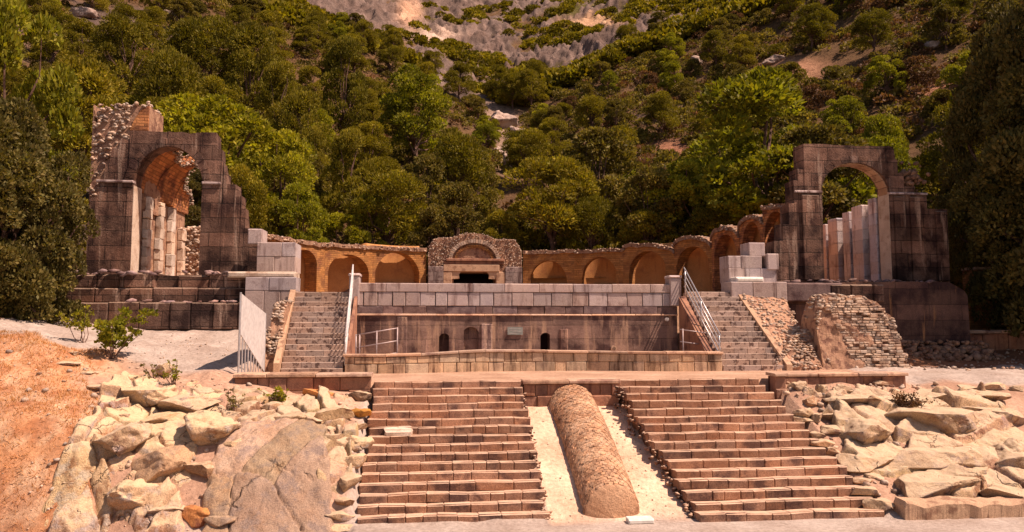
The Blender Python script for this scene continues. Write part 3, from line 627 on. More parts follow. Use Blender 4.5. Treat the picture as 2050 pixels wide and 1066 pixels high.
# ------------------------------------------------------------------ rubble walls beside upper stairs
def rubble_mass(name, label, outline, y0, y1, seed, core='rubcore', size=(.05, .12), dens=900, lean=0, coursed=False):
    """ruined wall: outline = [(x, ztop)...] left to right, base at z0; front leaning back by lean"""
    root = thing(name, ((outline[0][0] + outline[-1][0]) / 2, y0, ZT), label, 'wall')
    nx = 60; nzv = 24; xs_ = np.linspace(outline[0][0], outline[-1][0], nx); ft = poly_top(outline)
    zt = np.array([ft(u) for u in xs_]); 
    V = []; 
    for j in range(nzv):
        t = j / (nzv - 1)
        for i in range(nx): V.append((xs_[i], y0 + lean * t * (zt[i] - ZT), ZT - .15 + (zt[i] - ZT + .15) * t))
    for i in range(nx): V.append((xs_[i], max(y1, y0 + lean * (zt[i] - ZT) + .1), zt[i] - .02))
    for i in range(nx): V.append((xs_[i], y1 + .05, ZT - .15))
    V = np.array(V); n = vn(V * 2.2, seed) * .10 + fbm(V * 6, 3, seed) * .035
    V[:nx * nzv, 1] += n[:nx * nzv]; V[nx * (nzv - 1):nx * (nzv + 1), 2] += fbm(V[nx * (nzv - 1):nx * (nzv + 1)] * 4, 3, seed + 1) * .06
    F = gridF(nzv + 2, nx).tolist()
    rows = nzv + 2
    F.append(tuple(r * nx for r in range(rows))); F.append(tuple(r * nx + nx - 1 for r in range(rows - 1, -1, -1)))
    obj('core', V, F, M[core], root, np.ones((len(V), 3)))
    g = np.random.default_rng(seed); C = []; S = []
    if coursed:
        mb = MB(); z_ = ZT
        while z_ < 5.6:
            hz_c = g.uniform(.07, .11); u = outline[0][0] + .02
            while u < outline[-1][0] - .05:
                wd_ = g.uniform(.12, .30); zt_ = ft(u + wd_ / 2); m_ = vn(np.array([[u * .8, z_ * .8, 3.3]]), 5)[0] + .55 * (u - 14.3) + .5 * max(0, z_ - 4.6)
                if z_ + hz_c < zt_ - .02 and m_ > -.38 and g.random() < .93:
                    yf_ = y0 + lean * (z_ - ZT) + .10 * vn(np.array([[u * 2.2, y0, z_ * 2.2]]), seed)[0]
                    mb.cbox(u, u + wd_ - .015, yf_ - g.uniform(.02, .09), yf_ + .15, z_, z_ + hz_c - .012, btint(.7, 1.15), .015, .008)
                u += wd_
            z_ += hz_c
        mb.build('coursed_facing', M['rubble'], root)
    for _ in range(dens):
        u = g.uniform(outline[0][0], outline[-1][0]); zt_ = ft(u); t = g.random() ** .8
        zz = ZT + (zt_ - ZT) * t; pn = vn(np.array([[u * 1.5, zz * 1.5, seed]]), seed)[0]
        if (pn < -.02 or coursed) and t < .80: continue
        zz = round(zz / .085) * .085 + g.uniform(-.015, .015) if g.random() < .7 else zz
        C.append((u, y0 + lean * (zz - ZT) + g.uniform(-.05, .03), zz)); S.append(g.uniform(*size))
    for _ in range(dens // 3):
        u = g.uniform(outline[0][0], outline[-1][0]); zt_ = ft(u); ya = y0 + lean * (zt_ - ZT); C.append((u, g.uniform(ya, max(y1, ya + .1)), zt_ + g.uniform(-.05, .03))); S.append(g.uniform(*size))
    V, F, T = stones(C, S, seed + 5, .6, 1.15, flat=.42); obj('facing_stones', V, F, M['rubble'], root, T)
    return root
rubble_mass('rubble_wall', 'stepped rubble wall of pale stones between white gate and left upper staircase',
            [(-5.62, 2.75), (-5.6, 3.1), (-5.4, 3.15), (-5.38, 3.75), (-5.15, 3.8), (-5.1, 4.75), (-4.72, 4.85)], 24.4, 27, 11, size=(.05, .13), dens=520, lean=.55)
mb = MB(); V = [(-4.74, 23.9, ZT), (-4.56, 23.9, ZT), (-4.73, 27.4, ZT), (-4.92, 27.4, ZT), (-4.74, 23.9, 2.9), (-4.56, 23.9, 2.9), (-4.73, 27.4, 5.3), (-4.92, 27.4, 5.3)]
mb.add(V, [(0, 3, 2, 1), (4, 5, 6, 7), (0, 1, 5, 4), (1, 2, 6, 5), (2, 3, 7, 6), (3, 0, 4, 7)]); tag(mb.build('stair_string', M['plaster']), 'narrow sloping plaster edge between rubble wall and left upper stairs', 'stair edge')
rx = lambda px, y=24.3: X_(px, y, 680)
ol = [(rx(1602), 2.7), (rx(1598), 3.2), (rx(1600), 3.6)]
rr = rubble_mass('rubble_wall', 'big leaning ruined rubble wall right of the right upper staircase',
            [(rx(1640), 2.8), (rx(1642), 4.2), (rx(1655), Z_(599, 25)), (rx(1662), Z_(590, 25)), (rx(1700), Z_(588, 25)), (rx(1715), Z_(593, 25)), (rx(1742), Z_(591, 25)), (rx(1762), Z_(600, 25)), (rx(1778), Z_(606, 25)), (rx(1784), Z_(625, 24.8)), (rx(1796), Z_(634, 24.8)), (rx(1800), Z_(660, 24.6)), (rx(1806), Z_(682, 24.4)), (rx(1808), 2.7)], 24.1, 25.6, 23, size=(.05, .15), dens=420, lean=.28, coursed=True)
rubble_mass('rubble_wall', 'sloping rubble flank with pale flat top directly beside the right upper stairs',
            [(rx(1560), 2.6), (rx(1545), 2.75), (rx(1600), 3.6), (rx(1642), 3.9), (rx(1655), 2.8)][1:], 23.9, 25.8, 31, size=(.05, .12), dens=420, lean=.9)
mb = MB(); V = [(11.80, 23.9, ZT - .1), (12.0, 23.9, ZT - .1), (12.0, 27.4, ZT), (11.6, 27.4, ZT), (11.80, 23.9, 2.75), (12.0, 23.9, 2.75), (11.84, 27.4, 5.25), (11.64, 27.4, 5.25)]
mb.add(V, [(0, 3, 2, 1), (4, 5, 6, 7), (0, 1, 5, 4), (1, 2, 6, 5), (2, 3, 7, 6), (3, 0, 4, 7)])
# pale slanting slab surface between stairs and big rubble
V = [(12.0, 23.95, 2.7), (12.9, 24.1, 2.7), (13.4, 26.5, 4.75), (11.86, 27.3, 5.2)]; V = V + [(v[0], v[1] + .05, v[2] - .5) for v in V]
tag(mb.build('stair_string', M['plaster']), 'sloping plaster edge along the right side of the right upper stairs', 'stair edge')
g = np.random.default_rng(9); n = 34; V = []; 
for j in range(n):
    for i in range(20):
        t = j / (n - 1); s = i / 19; x0 = 12.0 - .15 * t; x1 = 12.75 + .75 * t; V.append((x0 + (x1 - x0) * s, 23.95 + 3.3 * t, 2.72 + 2.42 * t - .12 * s))
V = np.array(V); V[:, 2] += .09 * fbm(V * 3, 4, 13) * (1 - .4 * (V[:, 1] > 26)); Vb = V.copy(); Vb[:, 2] = ZT - .2
F = gridF(n, 20).tolist(); k = len(V); bd = [i for i in range(20)] + [j * 20 + 19 for j in range(1, n)] + [(n - 1) * 20 + i for i in range(18, -1, -1)] + [j * 20 for j in range(n - 2, 0, -1)]
F += [(bd[i], bd[i] + k, bd[(i + 1) % len(bd)] + k, bd[(i + 1) % len(bd)]) for i in range(len(bd))]
o = obj('rubble_ramp', np.concatenate([V, Vb]), F, M['rubcore'], None, np.ones((2 * k, 3)) * 1.2); tag(o, 'slanting mortar ramp between the right upper stairs and the big rubble wall', 'rubble ramp')
C = [(V[i, 0] + g.uniform(-.1, .1), V[i, 1], V[i, 2]) for i in g.integers(0, k, 420)]; S = g.uniform(.04, .12, 420)
Vs, Fs, Ts = stones(C, S, 3, flat=.5); obj('loose_stones', Vs, Fs, M['rubble'], o, Ts)

# ------------------------------------------------------------------ pavilions (left and right) with their podiums
def stepped_wall(mb, pts, z0, hole, y0, y1, du=.06, zlo=None):
    """pts: list of (x0, x1, ztop) steps"""
    us = set()
    for a, b, _ in pts: us.update([round(a, 4), round(b, 4)])
    lo, hi = min(p[0] for p in pts), max(p[1] for p in pts); us.update([round(u, 4) for u in np.arange(lo, hi, du)]); us = sorted(us)
    def top(u):
        for a, b, z in pts:
            if a <= u <= b: return z
        return pts[-1][2]
    strips(mb, us, top, (lambda u: z0) if zlo is None else zlo, hole, y0, y1)
def archhole(cx, r, zs, z0, rz=None):
    rz = rz or r
    def h(u):
        d = abs(u - cx)
        if d < r: return (z0, zs + rz * math.sqrt(max(0, 1 - (d / r) ** 2)))
        return None
    return h
LY = 29.5
lx = lambda px, py=450: W(px, py, LY)[0]; lz = lambda py, px=330: W(px, py, LY)[2]
def wob(V):
    q = V.copy(); a = fbm(V * 1.9, 3, 33) * .045; q[:, 0] += a; q[:, 2] += fbm(V * 2.3 + 9, 3, 34) * .045; q[:, 1] += .03 * fbm(V * 3, 2, 35); return q
# LEFT
root = thing('arched_pavilion', (-10, LY, 5.9), 'tall dark left arch ruin with stepped broken right side and brick vault inside', 'ruin', 'arched end pavilions')
z0 = lz(552)
cxL = lx(333); rL = (lx(404) - lx(262)) / 2; cxL = (lx(404) + lx(262)) / 2; zs = lz(378); rzL = lz(293) - zs
st = [(lx(176), lx(195), lz(400)), (lx(195), lx(206), lz(365)), (lx(206), lx(214), lz(330)), (lx(214), lx(232), lz(300)), (lx(232), lx(250), lz(282)), (lx(250), lx(428), lz(265)), (lx(428), lx(437), lz(296)), (lx(437), lx(443), lz(322)), (lx(443), lx(451), lz(343)),
      (lx(451), lx(468), lz(367)), (lx(468), lx(480), lz(389)), (lx(480), lx(488), lz(415)), (lx(488), lx(517), lz(455))]
mb = MB(); stepped_wall(mb, st, z0 - .3, archhole(cxL, rL, zs, z0 - .3, rzL), LY, LY + .75)
mb.build('front_wall', M['dark'], root, warp=wob)
mb = MB(); mb.cbox(lx(190), lx(264), LY - .09, LY + .2, lz(368), lz(363), 1.2, .02); mb.cbox(lx(402), lx(440), LY - .09, LY + .2, lz(368), lz(363), 1.1, .02); mb.build('impost_band', M['greyb'], root)
# arch ring of voussoirs
def ring(cx, r, rz, zs, y0, y1, wdt, m, root, n=15, a0=0, a1=pi, lo=.8, hi=1.2):
    mb = MB()
    for k in range(n):
        b0 = a0 + (a1 - a0) * k / n + .008; b1 = a0 + (a1 - a0) * (k + 1) / n - .008
        P = [(cx + (r + dd) * cos(b), yy, zs + (rz + dd) * sin(b)) for yy in (y0, y1) for (b, dd) in ((b0, 0), (b0, wdt), (b1, wdt), (b1, 0))]
        mb.add(P, [(0, 1, 2, 3), (7, 6, 5, 4), (0, 4, 5, 1), (1, 5, 6, 2), (2, 6, 7, 3), (3, 7, 4, 0)], btint(lo, hi))
    return mb.build('arch_ring', m, root)
ring(cxL, rL, rzL, zs, LY - .03, LY + .74, .32, M['dark'], root, 15)
# jamb lining of the left pier, its right-facing side painted pale as sunlit
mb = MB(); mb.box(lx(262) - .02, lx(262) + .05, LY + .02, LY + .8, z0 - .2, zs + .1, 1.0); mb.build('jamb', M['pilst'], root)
# gallery wall with pilasters going back, vault shells
xw = lx(262) - .02
mb = MB(); mb.box(xw - .8, xw - .05, LY + .76, LY + 6.4, z0 - .3, zs - .1); 
mb.build('gallery_wall', M['rubcore'], root)
for k in range(4):
    yy = LY + 1.25 + k * 1.4; h = zs - .12 - (.0 if k < 3 else (k - 2) * .75)
    mb = MB()
    z_ = z0 - .2
    while z_ < h:
        z2 = min(h, z_ + rng.uniform(.3, .55)); mb.cbox(xw - .04, xw + .20 + rng.uniform(-.02, .02), yy + rng.uniform(-.03, .03), yy + .42 + rng.uniform(-.04, .04), z_, z2, btint(.85, 1.15), .03, .02); z_ = z2
    mb.build('pilaster', M['pilst'], root)
def shell(cx, r, rz, zs, y0, y1, a_from, a_to, th, m, root, seed, name='vault_shell'):
    nj, nk = 18, 26; V = []; g = np.random.default_rng(seed)
    for s in (0, th):
        for j in range(nj):
            t = j / (nj - 1); aend = a_to(t) + .10 * vn(np.array([[t * 5, seed, 0]]), seed)[0]
            for k in range(nk):
                a = a_from + (aend - a_from) * k / (nk - 1); V.append((cx + (r + s) * cos(a), y0 + (y1 - y0) * t, zs + (rz + s) * sin(a)))
    V = np.array(V); V += (.03 * fbm(V * 5, 3, seed))[:, None]
    n0 = nj * nk; F = gridF(nj, nk).tolist() + [tuple(i + n0 for i in f[::-1]) for f in gridF(nj, nk).tolist()]
    bd = list(range(nk)) + [j * nk + nk - 1 for j in range(1, nj)] + [(nj - 1) * nk + k for k in range(nk - 2, -1, -1)] + [j * nk for j in range(nj - 2, 0, -1)]
    F += [(bd[i], bd[(i + 1) % len(bd)], bd[(i + 1) % len(bd)] + n0, bd[i] + n0) for i in range(len(bd))]
    o = obj(name, V, F, m, root, np.ones((len(V), 3)))
    # ragged pale rubble along the broken edge
    ed = [V[n0 + j * nk + nk - 1] for j in range(nj)] + [V[j * nk + nk - 1] for j in range(nj)]
    C = [e + g.uniform(-.12, .12, 3) for e in ed for _ in range(4)]; Vs, Fs, Ts = stones(C, g.uniform(.04, .11, len(C)), seed, .45, .9, flat=.7)
    obj('broken_edge', Vs, Fs, M['rubble'], o, Ts)
    return o
shell(cxL, rL + .02, rzL, zs, LY + .78, LY + 2.4, pi, lambda t: pi * (.50 + .12 * t), .35, M['vault'], root, 41)
shell(cxL + .12, rL + .1, rzL, zs, LY + 2.4, LY + 4.6, pi, lambda t: pi * (.66 - .14 * math.sin(t * pi) + .08 * t), .35, M['vault'], root, 42)
shell(cxL + .12, rL + .1, rzL, zs - .1, LY + 4.6, LY + 6.6, pi, lambda t: pi * (.74 + .16 * t), .35, M['vault'], root, 43)
# tall vault remnant behind, upper left
zz1 = lz(207, 240)
BY = LY + 1.2
bx = lambda px: W(px, 240, BY)[0]
mb = MB(); stepped_wall(mb, [(bx(186), bx(200), W(190, 245, BY)[2]), (bx(200), bx(262), W(240, 222, BY)[2]), (bx(262), bx(298), W(280, 212, BY)[2])], 8.5, lambda u: None, BY, BY + 1.6)
o = mb.build('vault_remnant', M['rubcore'], root)
g = np.random.default_rng(12); C = []; S = []
for _ in range(520):
    u = g.uniform(bx(186), bx(298)); zt_ = np.interp(u, [bx(186), bx(200), bx(230), bx(298)], [W(190, 245, BY)[2], W(190, 222, BY)[2], W(240, 212, BY)[2], W(280, 208, BY)[2]])
    if g.random() < .5: C.append((u, g.uniform(BY - .05, BY + 1.6), zt_ + g.uniform(-.12, .06)))
    else: C.append((u if u < bx(262) else g.uniform(bx(186), bx(262)), BY + g.uniform(-.05, .05), g.uniform(8.8, zt_)))
    S.append(g.uniform(.06, .15))
V, F, T = stones(C, S, 14, flat=.6); obj('facing_stones', V, F, M['rubble'], o, T)
mb = MB(); V = [(bx(262), BY - .06, W(262, 262, BY)[2]), (bx(298), BY - .06, W(298, 262, BY)[2]), (bx(298), BY - .06, W(298, 213, BY)[2]), (bx(285), BY - .06, W(285, 218, BY)[2]), (bx(270), BY - .06, W(270, 240, BY)[2])]
V = V + [(v[0], v[1] + .1, v[2]) for v in V]; mb.add(V, [(0, 1, 2, 3, 4), (9, 8, 7, 6, 5)] + [(i, i + 5, (i + 1) % 5 + 5, (i + 1) % 5) for i in range(5)]); mb.build('exposed_brick', M['vault'], o)
# yellow rubble stub seen through the arch
sx = W(385, 500, LY + 6)[0]; mb = MB(); stepped_wall(mb, [(sx - .55, sx - .3, W(385, 490, 35.5)[2]), (sx - .3, sx + .6, W(385, 458, 35.5)[2])], z0 - .3, lambda u: None, LY + 6, LY + 7)
o = mb.build('inner_stub', M['rubcore'], root)
g = np.random.default_rng(19); C = [(g.uniform(sx - .55, sx + .6), LY + 6 - g.uniform(-.02, .06), g.uniform(6, W(385, 458, 35.5)[2])) for _ in range(260)] + [(g.uniform(sx - .3, sx + .6), LY + 6 + g.uniform(0, .8), W(385, 458, 35.5)[2] + g.uniform(-.1, .1)) for _ in range(60)]
V, F, T = stones(C, g.uniform(.06, .16, len(C)), 20, .6, 1.2, flat=.6); obj('facing_stones', V, F, M['rubble'], o, T)
# podium (left)
PYL = 28.0
pxx = lambda px, py=600: W(px, py, PYL)[0]; pz = lambda py, px=330: W(px, py, PYL)[2]
root = thing('podium', (-10, PYL - .5, 4.0), 'long eroded dark podium of big blocks under the left arch ruin', 'podium', 'pavilion podiums')
mb = MB()
course(mb, pxx(95), pxx(515), PYL - .45, PYL + .5, 3.9, pz(606), .5, 1.1, jy=.06, jz=.02, b=.03, lo=.75, hi=1.15)
course(mb, pxx(100), pxx(515), PYL - .15, PYL + .5, pz(606) + .004, pz(577), .7, 1.6, jy=.05, jz=.02, b=.03, lo=.7, hi=1.1)
course(mb, pxx(120), pxx(500), PYL - .05, PYL + 1.6, pz(577) + .004, pz(548), .5, 1.3, jy=.06, jz=.05, b=.04, lo=.75, hi=1.2, missing=.06)
mb.box(pxx(105), pxx(510), PYL + .1, PYL + 1.7, 3.9, pz(552), .6)
mb.build('block_courses', M['dark'], root)
g = np.random.default_rng(77); C = [(g.uniform(pxx(100), pxx(510)), PYL + g.uniform(-.1, .25), pz(548) + g.uniform(-.05, .08)) for _ in range(46)] + [(g.uniform(pxx(100), pxx(510)), PYL - .3 + g.uniform(-.1, .1), pz(606) + g.uniform(-.02, .05)) for _ in range(22)]
V, F, T = stones(C, g.uniform(.08, .30, len(C)), 15, flat=.3); plabel(obj('broken_edge_stones', V, F, M['dband'], root, T * 1.5), 'broken pale stones along the top')
# separate dressed pedestal left
root = thing('block_pedestal', (-5.4, PYL, 4.5), 'pale grey rebuilt block pedestal at the right end of the left podium', 'pedestal', 'rebuilt grey pedestals')
mb = MB(); zA, zB, zC, zD_ = pz(608, 550), pz(583, 550), pz(557, 550), pz(545, 550)
course(mb, pxx(497), pxx(598), PYL - .55, PYL + .3, 3.9, zB, .5, .9, lo=.75, hi=1.0); course(mb, pxx(497), pxx(598), PYL - .55, PYL + .3, zB, zC, .55, 1, lo=.9, hi=1.1); mb.build('base', M['grey'], root)
mb = MB(); course(mb, pxx(460), pxx(594), PYL - .45, PYL + .5, zC, zD_, 1.2, 2.2, b=.05, lo=.78, hi=.9); mb.build('ledge', M['pilst'], root)
mb = MB(); course(mb, pxx(515), pxx(592), PYL - .3, PYL + .9, zD_, pz(515, 550), .45, .9, lo=.8, hi=1.0); course(mb, pxx(515), pxx(592), PYL - .3, PYL + .9, pz(515, 550), pz(487, 550), .55, .9, lo=.95, hi=1.15); mb.build('upper_blocks', M['grey'], root)
mb = MB(); mb.cbox(pxx(488), pxx(517), PYL + .3, PYL + 1.2, pz(487, 500), pz(456, 500), 1.0, .03); mb.build('corner_block', M['grey'], root)
# outlying block wall far left
root = thing('block_wall', (-15, 27, 3.8), 'low row of weathered blocks at the far left end of the left podium', 'wall')
mb = MB(); course(mb, W(22, 600, 27)[0], W(92, 600, 27)[0], 27, 27.8, 3.4, W(60, 584, 27)[2], .6, 1.0, jy=.06, b=.04); mb.build('blocks', M['dband'], root)

# RIGHT pavilion
rxx = lambda px, py=450: W(px, py, LY)[0]; rz_ = lambda py, px=1710: W(px, py, LY)[2]
root = thing('arched_pavilion', (18, LY, 5.9), 'tall dark right arch ruin with open arch and row of pillars inside', 'ruin', 'arched end pavilions')
z0r = rz_(562); cxR = (rxx(1645) + rxx(1784)) / 2; rR = (rxx(1784) - rxx(1645)) / 2; zsr = rz_(388); rzR = rz_(325) - zsr
st = [(rxx(1548), rxx(1566), rz_(485)), (rxx(1566), rxx(1580), rz_(450)), (rxx(1580), rxx(1592), rz_(410)), (rxx(1592), rxx(1600), rz_(365)), (rxx(1600), rxx(1612), rz_(340)), (rxx(1612), rxx(1795), rz_(292)), (rxx(1795), rxx(1801), rz_(318)), (rxx(1801), rxx(1812), rz_(345)), (rxx(1812), rxx(1832), rz_(372)),
      (rxx(1832), rxx(1858), rz_(388)), (rxx(1858), rxx(1897), rz_(416))]
mb = MB(); stepped_wall(mb, st, z0r - .3, archhole(cxR, rR, zsr, z0r - .3, rzR), LY, LY + .8); mb.build('front_wall', M['dark'], root, warp=wob)
ring(cxR, rR - .012, rzR - .012, zsr, LY - .02, LY + .81, .28, M['dark'], root, 13)
ring(cxR, rR - .05, rzR - .05, zsr, LY + .1, LY + .7, .04, M['plaster'], root, 13)
mb = MB(); mb.cbox(rxx(1592), rxx(1647), LY - .1, LY + .2, rz_(389), rz_(384), 1.2, .02); mb.cbox(rxx(1782), rxx(1858), LY - .1, LY + .2, rz_(389), rz_(384), 1.2, .02); mb.build('impost_band', M['greyb'], root)
for a, b, t_ in ((1605, 1640, 392), (1790, 1812, 392), (1822, 1850, 392), (1872, 1893, 420)):
    mb = MB(); mb.cbox(rxx(a), rxx(b), LY - .10, LY + .02, z0r, rz_(t_), btint(.85, 1.1), .03); mb.build('pilaster', M['dark'], root)
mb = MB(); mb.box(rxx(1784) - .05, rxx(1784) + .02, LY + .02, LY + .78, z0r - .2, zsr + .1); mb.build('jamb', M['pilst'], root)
g = np.random.default_rng(61); C = [(g.normal(rxx(1834), .28), LY + .4 + g.uniform(-.3, .3), g.normal(rz_(352), .25)) for _ in range(130)]; V, F, T = stones(C, g.uniform(.08, .2, 130), 61, .5, 1.0); plabel(obj('rubble_lump', V, F, M['rubcore'], root, T), 'rubble lump on the right shoulder')
# pillars receding behind right jamb
xr_ = rxx(1784) + .05
for k in range(5):
    yy = LY + .95 + k * 1.05; h = zsr + .02 - k * .16
    mb = MB(); z = z0r - .2
    while z < h - .1:
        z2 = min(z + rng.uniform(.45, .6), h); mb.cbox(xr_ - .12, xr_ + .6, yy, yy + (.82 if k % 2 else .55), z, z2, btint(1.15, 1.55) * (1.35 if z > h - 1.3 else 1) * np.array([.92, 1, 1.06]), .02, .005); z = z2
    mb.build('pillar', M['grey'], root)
mb = MB(); mb.box(xr_ + .62, xr_ + .9, LY + .85, LY + 6.4, z0r - .3, zsr - .9); mb.build('gallery_wall', M['dark'], root)
# right podium
PYR = 27.9; qx = lambda px, py=600: W(px, py, PYR)[0]; qz = lambda py, px=1700: W(px, py, PYR)[2]
root = thing('podium', (19, PYR, 3.0), 'high dark stained podium under the right arch ruin', 'podium', 'pavilion podiums')
mb = MB(); us = sorted(list(np.arange(qx(1562), qx(1938), .25)) + [qx(1938)])
strips(mb, us, poly_top([(qx(1562), qz(566)), (qx(1660), qz(566)), (qx(1905), qz(563)), (qx(1924), qz(577)), (qx(1934), qz(582)), (qx(1938), qz(592))]), lambda u: 2.3, lambda u: None, PYR, PYR + 3)
mb.build('podium_wall', M['podium'], root, warp=wob)
g = np.random.default_rng(78); C = [(g.uniform(qx(1570), qx(1905)), PYR + g.uniform(0, .5), qz(564) + g.uniform(-.05, .06)) for _ in range(45)]; V, F, T = stones(C, g.uniform(.06, .25, len(C)), 16, flat=.3); obj('broken_edge_stones', V, F, M['dband'], root, T)
g = np.random.default_rng(79); C = [(g.uniform(qx(1790), qx(1960)), PYR - g.uniform(.1, 1.0), 0) for _ in range(240)]; C = [(a, b, max(2.6, 3.4 - (PYR - b) * .7) + g.uniform(-.15, .1)) for a, b, _ in C]; V, F, T = stones(C, g.uniform(.08, .26, len(C)), 17, .5, 1.0, flat=.6); obj('footing_rubble', V, F, M['rubcore'], root, T)
mb = MB(); course(mb, qx(1655), qx(1760), PYR - .35, PYR + .3, qz(605), qz(570), .6, 1.2, jy=.05, b=.04); mb.build('projecting_block', M['dark'], root)
root = thing('block_pedestal', (13, PYR, 5), 'pale grey rebuilt block pedestal beside the top of the right upper stairs', 'pedestal', 'rebuilt grey pedestals')
mb = MB(); course(mb, qx(1452), qx(1562), PYR - .6, PYR + .4, 4.6, qz(566, 1500), .7, 1.1, lo=.85, hi=1.05); mb.build('base', M['grey'], root)
mb = MB(); mb.cbox(qx(1465), qx(1518), PYR - .55, PYR + .4, qz(566, 1500), qz(556, 1500), 1.0, .05); mb.build('white_cap', M['pale'], root)
mb = MB(); mb.cbox(qx(1562), qx(1680), PYR - .3, PYR + .4, qz(604, 1600), qz(567, 1600), .8, .04); mb.build('low_block', M['dband'], root)
mb = MB(); course(mb, qx(1462), qx(1560), PYR + .1, PYR + 1, qz(566, 1500), qz(537, 1500), .45, .8, lo=.85, hi=1.1); course(mb, qx(1462), qx(1530), PYR + .1, PYR + 1, qz(537, 1500), qz(512, 1500), .5, .9, lo=.9, hi=1.15)
mb.cbox(qx(1506), qx(1538), PYR + .15, PYR + 1, qz(512, 1500), qz(485, 1500), 1.1, .02); mb.cbox(qx(1540), qx(1562), PYR + .02, PYR + 1, qz(540, 1550), qz(508, 1550), 1.15, .02); mb.build('stepped_blocks', M['grey'], root)

# ------------------------------------------------------------------ exedra: niche walls, bay by bay
def xf(A, B, V):
    A = np.array(A, float); B = np.array(B, float); d = (B - A); L_ = np.linalg.norm(d); d /= L_; n = np.array([-d[1], d[0]])   # n points away from viewer
    V = np.asarray(V); return np.c_[A[0] + V[:, 0] * d[0] + V[:, 1] * n[0], A[1] + V[:, 0] * d[1] + V[:, 1] * n[1], V[:, 2]]
def bay(A, B, z0, za, zb, niche, seed, label, wallm='obrick', crest=.22, archtop=0, thick=1.1, ndeep=.75):
    """A,B ground points of the front; niche = (centre, half width, spring z, rise) in local u"""
    L_ = hypot(B[0] - A[0], B[1] - A[1]); root = thing('niche_bay', ((A[0] + B[0]) / 2, (A[1] + B[1]) / 2, z0), label, 'niche', 'niches of the curved back wall')
    c, r, zsp, rz = niche
    top = lambda u: za + (zb - za) * u / L_ + archtop * math.sqrt(max(0, 1 - ((u - c) / (L_ / 2 + .01)) ** 2)) + .05 * vn(np.array([[u * 2, seed, 0]]), seed)[0]
    mb = MB(); us = sorted(set([round(u, 3) for u in np.arange(0, L_, .09)] + [round(L_, 3), round(c - r, 3), round(c + r, 3)]))
    strips(mb, us, top, lambda u: z0, archhole(c, r, zsp, z0, rz), 0, ndeep)
    mb.build('wall', M[wallm], root, warp=lambda V: xf(A, B, V))
    # concave plaster back of the niche
    nu, nz_ = 22, 14; V = []
    for j in range(nz_):
        for i in range(nu):
            s = -1 + 2 * i / (nu - 1); V.append((c + s * (r + .25), ndeep + .02 + .0 - .55 * (abs(s) ** 2.2) + .5, z0 + (zsp + rz + .5 - z0) * j / (nz_ - 1)))
    V = np.array(V); V[:, 1] -= .5 * sstep(.5, 1.0, (V[:, 2] - z0) / (zsp + rz - z0)) * 0
    V[:, 1] += .03 * fbm(V * 2, 3, seed); F = gridF(nz_, nu).tolist()
    Vb = V.copy(); Vb[:, 1] = thick + .6; F2 = [tuple(i + len(V) for i in f[::-1]) for f in F]
    nb = len(V); bd = list(range(nu)) + [j * nu + nu - 1 for j in range(1, nz_)] + [(nz_ - 1) * nu + i for i in range(nu - 2, -1, -1)] + [j * nu for j in range(nz_ - 2, 0, -1)]
    F = F + F2 + [(bd[i], bd[i] + nb, bd[(i + 1) % len(bd)] + nb, bd[(i + 1) % len(bd)]) for i in range(len(bd))]
    V = np.concatenate([V, Vb]); obj('niche_back', xf(A, B, V), F, M['ochre'], root, np.ones((len(V), 3)), True)
    # rubble crest: overhanging rounded stones along the top
    g = np.random.default_rng(seed); n = int(L_ * 75); U = g.uniform(-.05, L_ + .05, n); C = np.c_[U, g.uniform(-.14, ndeep, n), [top(min(max(u, 0), L_)) for u in U]]
    C[:, 2] += g.uniform(-.10, .10, n) - .0 * C[:, 1]
    V, F, T = stones(xf(A, B, C), g.uniform(.05, .12, n), seed + 3, .55, 1.25, flat=.7); obj('rubble_crest', V, F, M['rubble'], root, T * np.array([.92, .88, .86]))
    mb = MB(); strips(mb, us, lambda u: top(u) + .10, lambda u: top(u) - .12, lambda u: None, -.10, ndeep + .1, .8); mb.build('crest_core', M['rubcore'], root, warp=lambda V: xf(A, B, V))
    return root
def g2(px, Y): p = W(px, 560, Y); return (p[0], p[1])
def zat(px, py, Y): return W(px, py, Y)[2]
zb0 = 5.0
def mkbay(pa, Ya, pb, Yb, ya, yb, nc, nw, nspr, ntop, seed, label, **kw):
    A, B = g2(pa, Ya), g2(pb, Yb); L_ = hypot(B[0] - A[0], B[1] - A[1]); fr = (nc - pa) / (pb - pa); Yc = Ya + (Yb - Ya) * fr
    hw = nw / (pb - pa) * L_ / 2; zs_ = zat(nc, nspr, Yc); zt_ = zat(nc, ntop, Yc)
    return bay(A, B, zb0, zat(pa, ya, Ya), zat(pb, yb, Yb), (fr * L_, hw, zs_, zt_ - zs_), seed, label, **kw)
mkbay(518, 37, 650, 41.5, 472, 492, 606, 52, 528, 500, 101, 'leftmost niche bay, half hidden behind the left grey pedestal')
mkbay(650, 41.5, 745, 43.5, 490, 497, 697, 82, 548, 510, 102, 'second niche bay from the left, behind the left end of the parapet')
mkbay(745, 43.5, 853, 45, 497, 499, 795, 92, 560, 505, 103, 'deep shadowed niche bay directly left of the central shrine')
mkbay(1047, 45, 1150, 44.3, 505, 504, 1098, 76, 568, 522, 104, 'niche bay directly right of the central shrine')
mkbay(1150, 44.3, 1248, 43.2, 504, 501, 1201, 72, 560, 515, 105, 'second niche bay right of the central shrine')
mkbay(1248, 43.2, 1350, 41, 500, 506, 1298, 76, 548, 503, 106, 'third niche bay right of the central shrine, with a humped crest', archtop=.35)
mkbay(1350, 41, 1426, 38.5, 496, 494, 1388, 66, 535, 494, 107, 'tall niche bay with humped top, just right of the parapet end', archtop=.55)
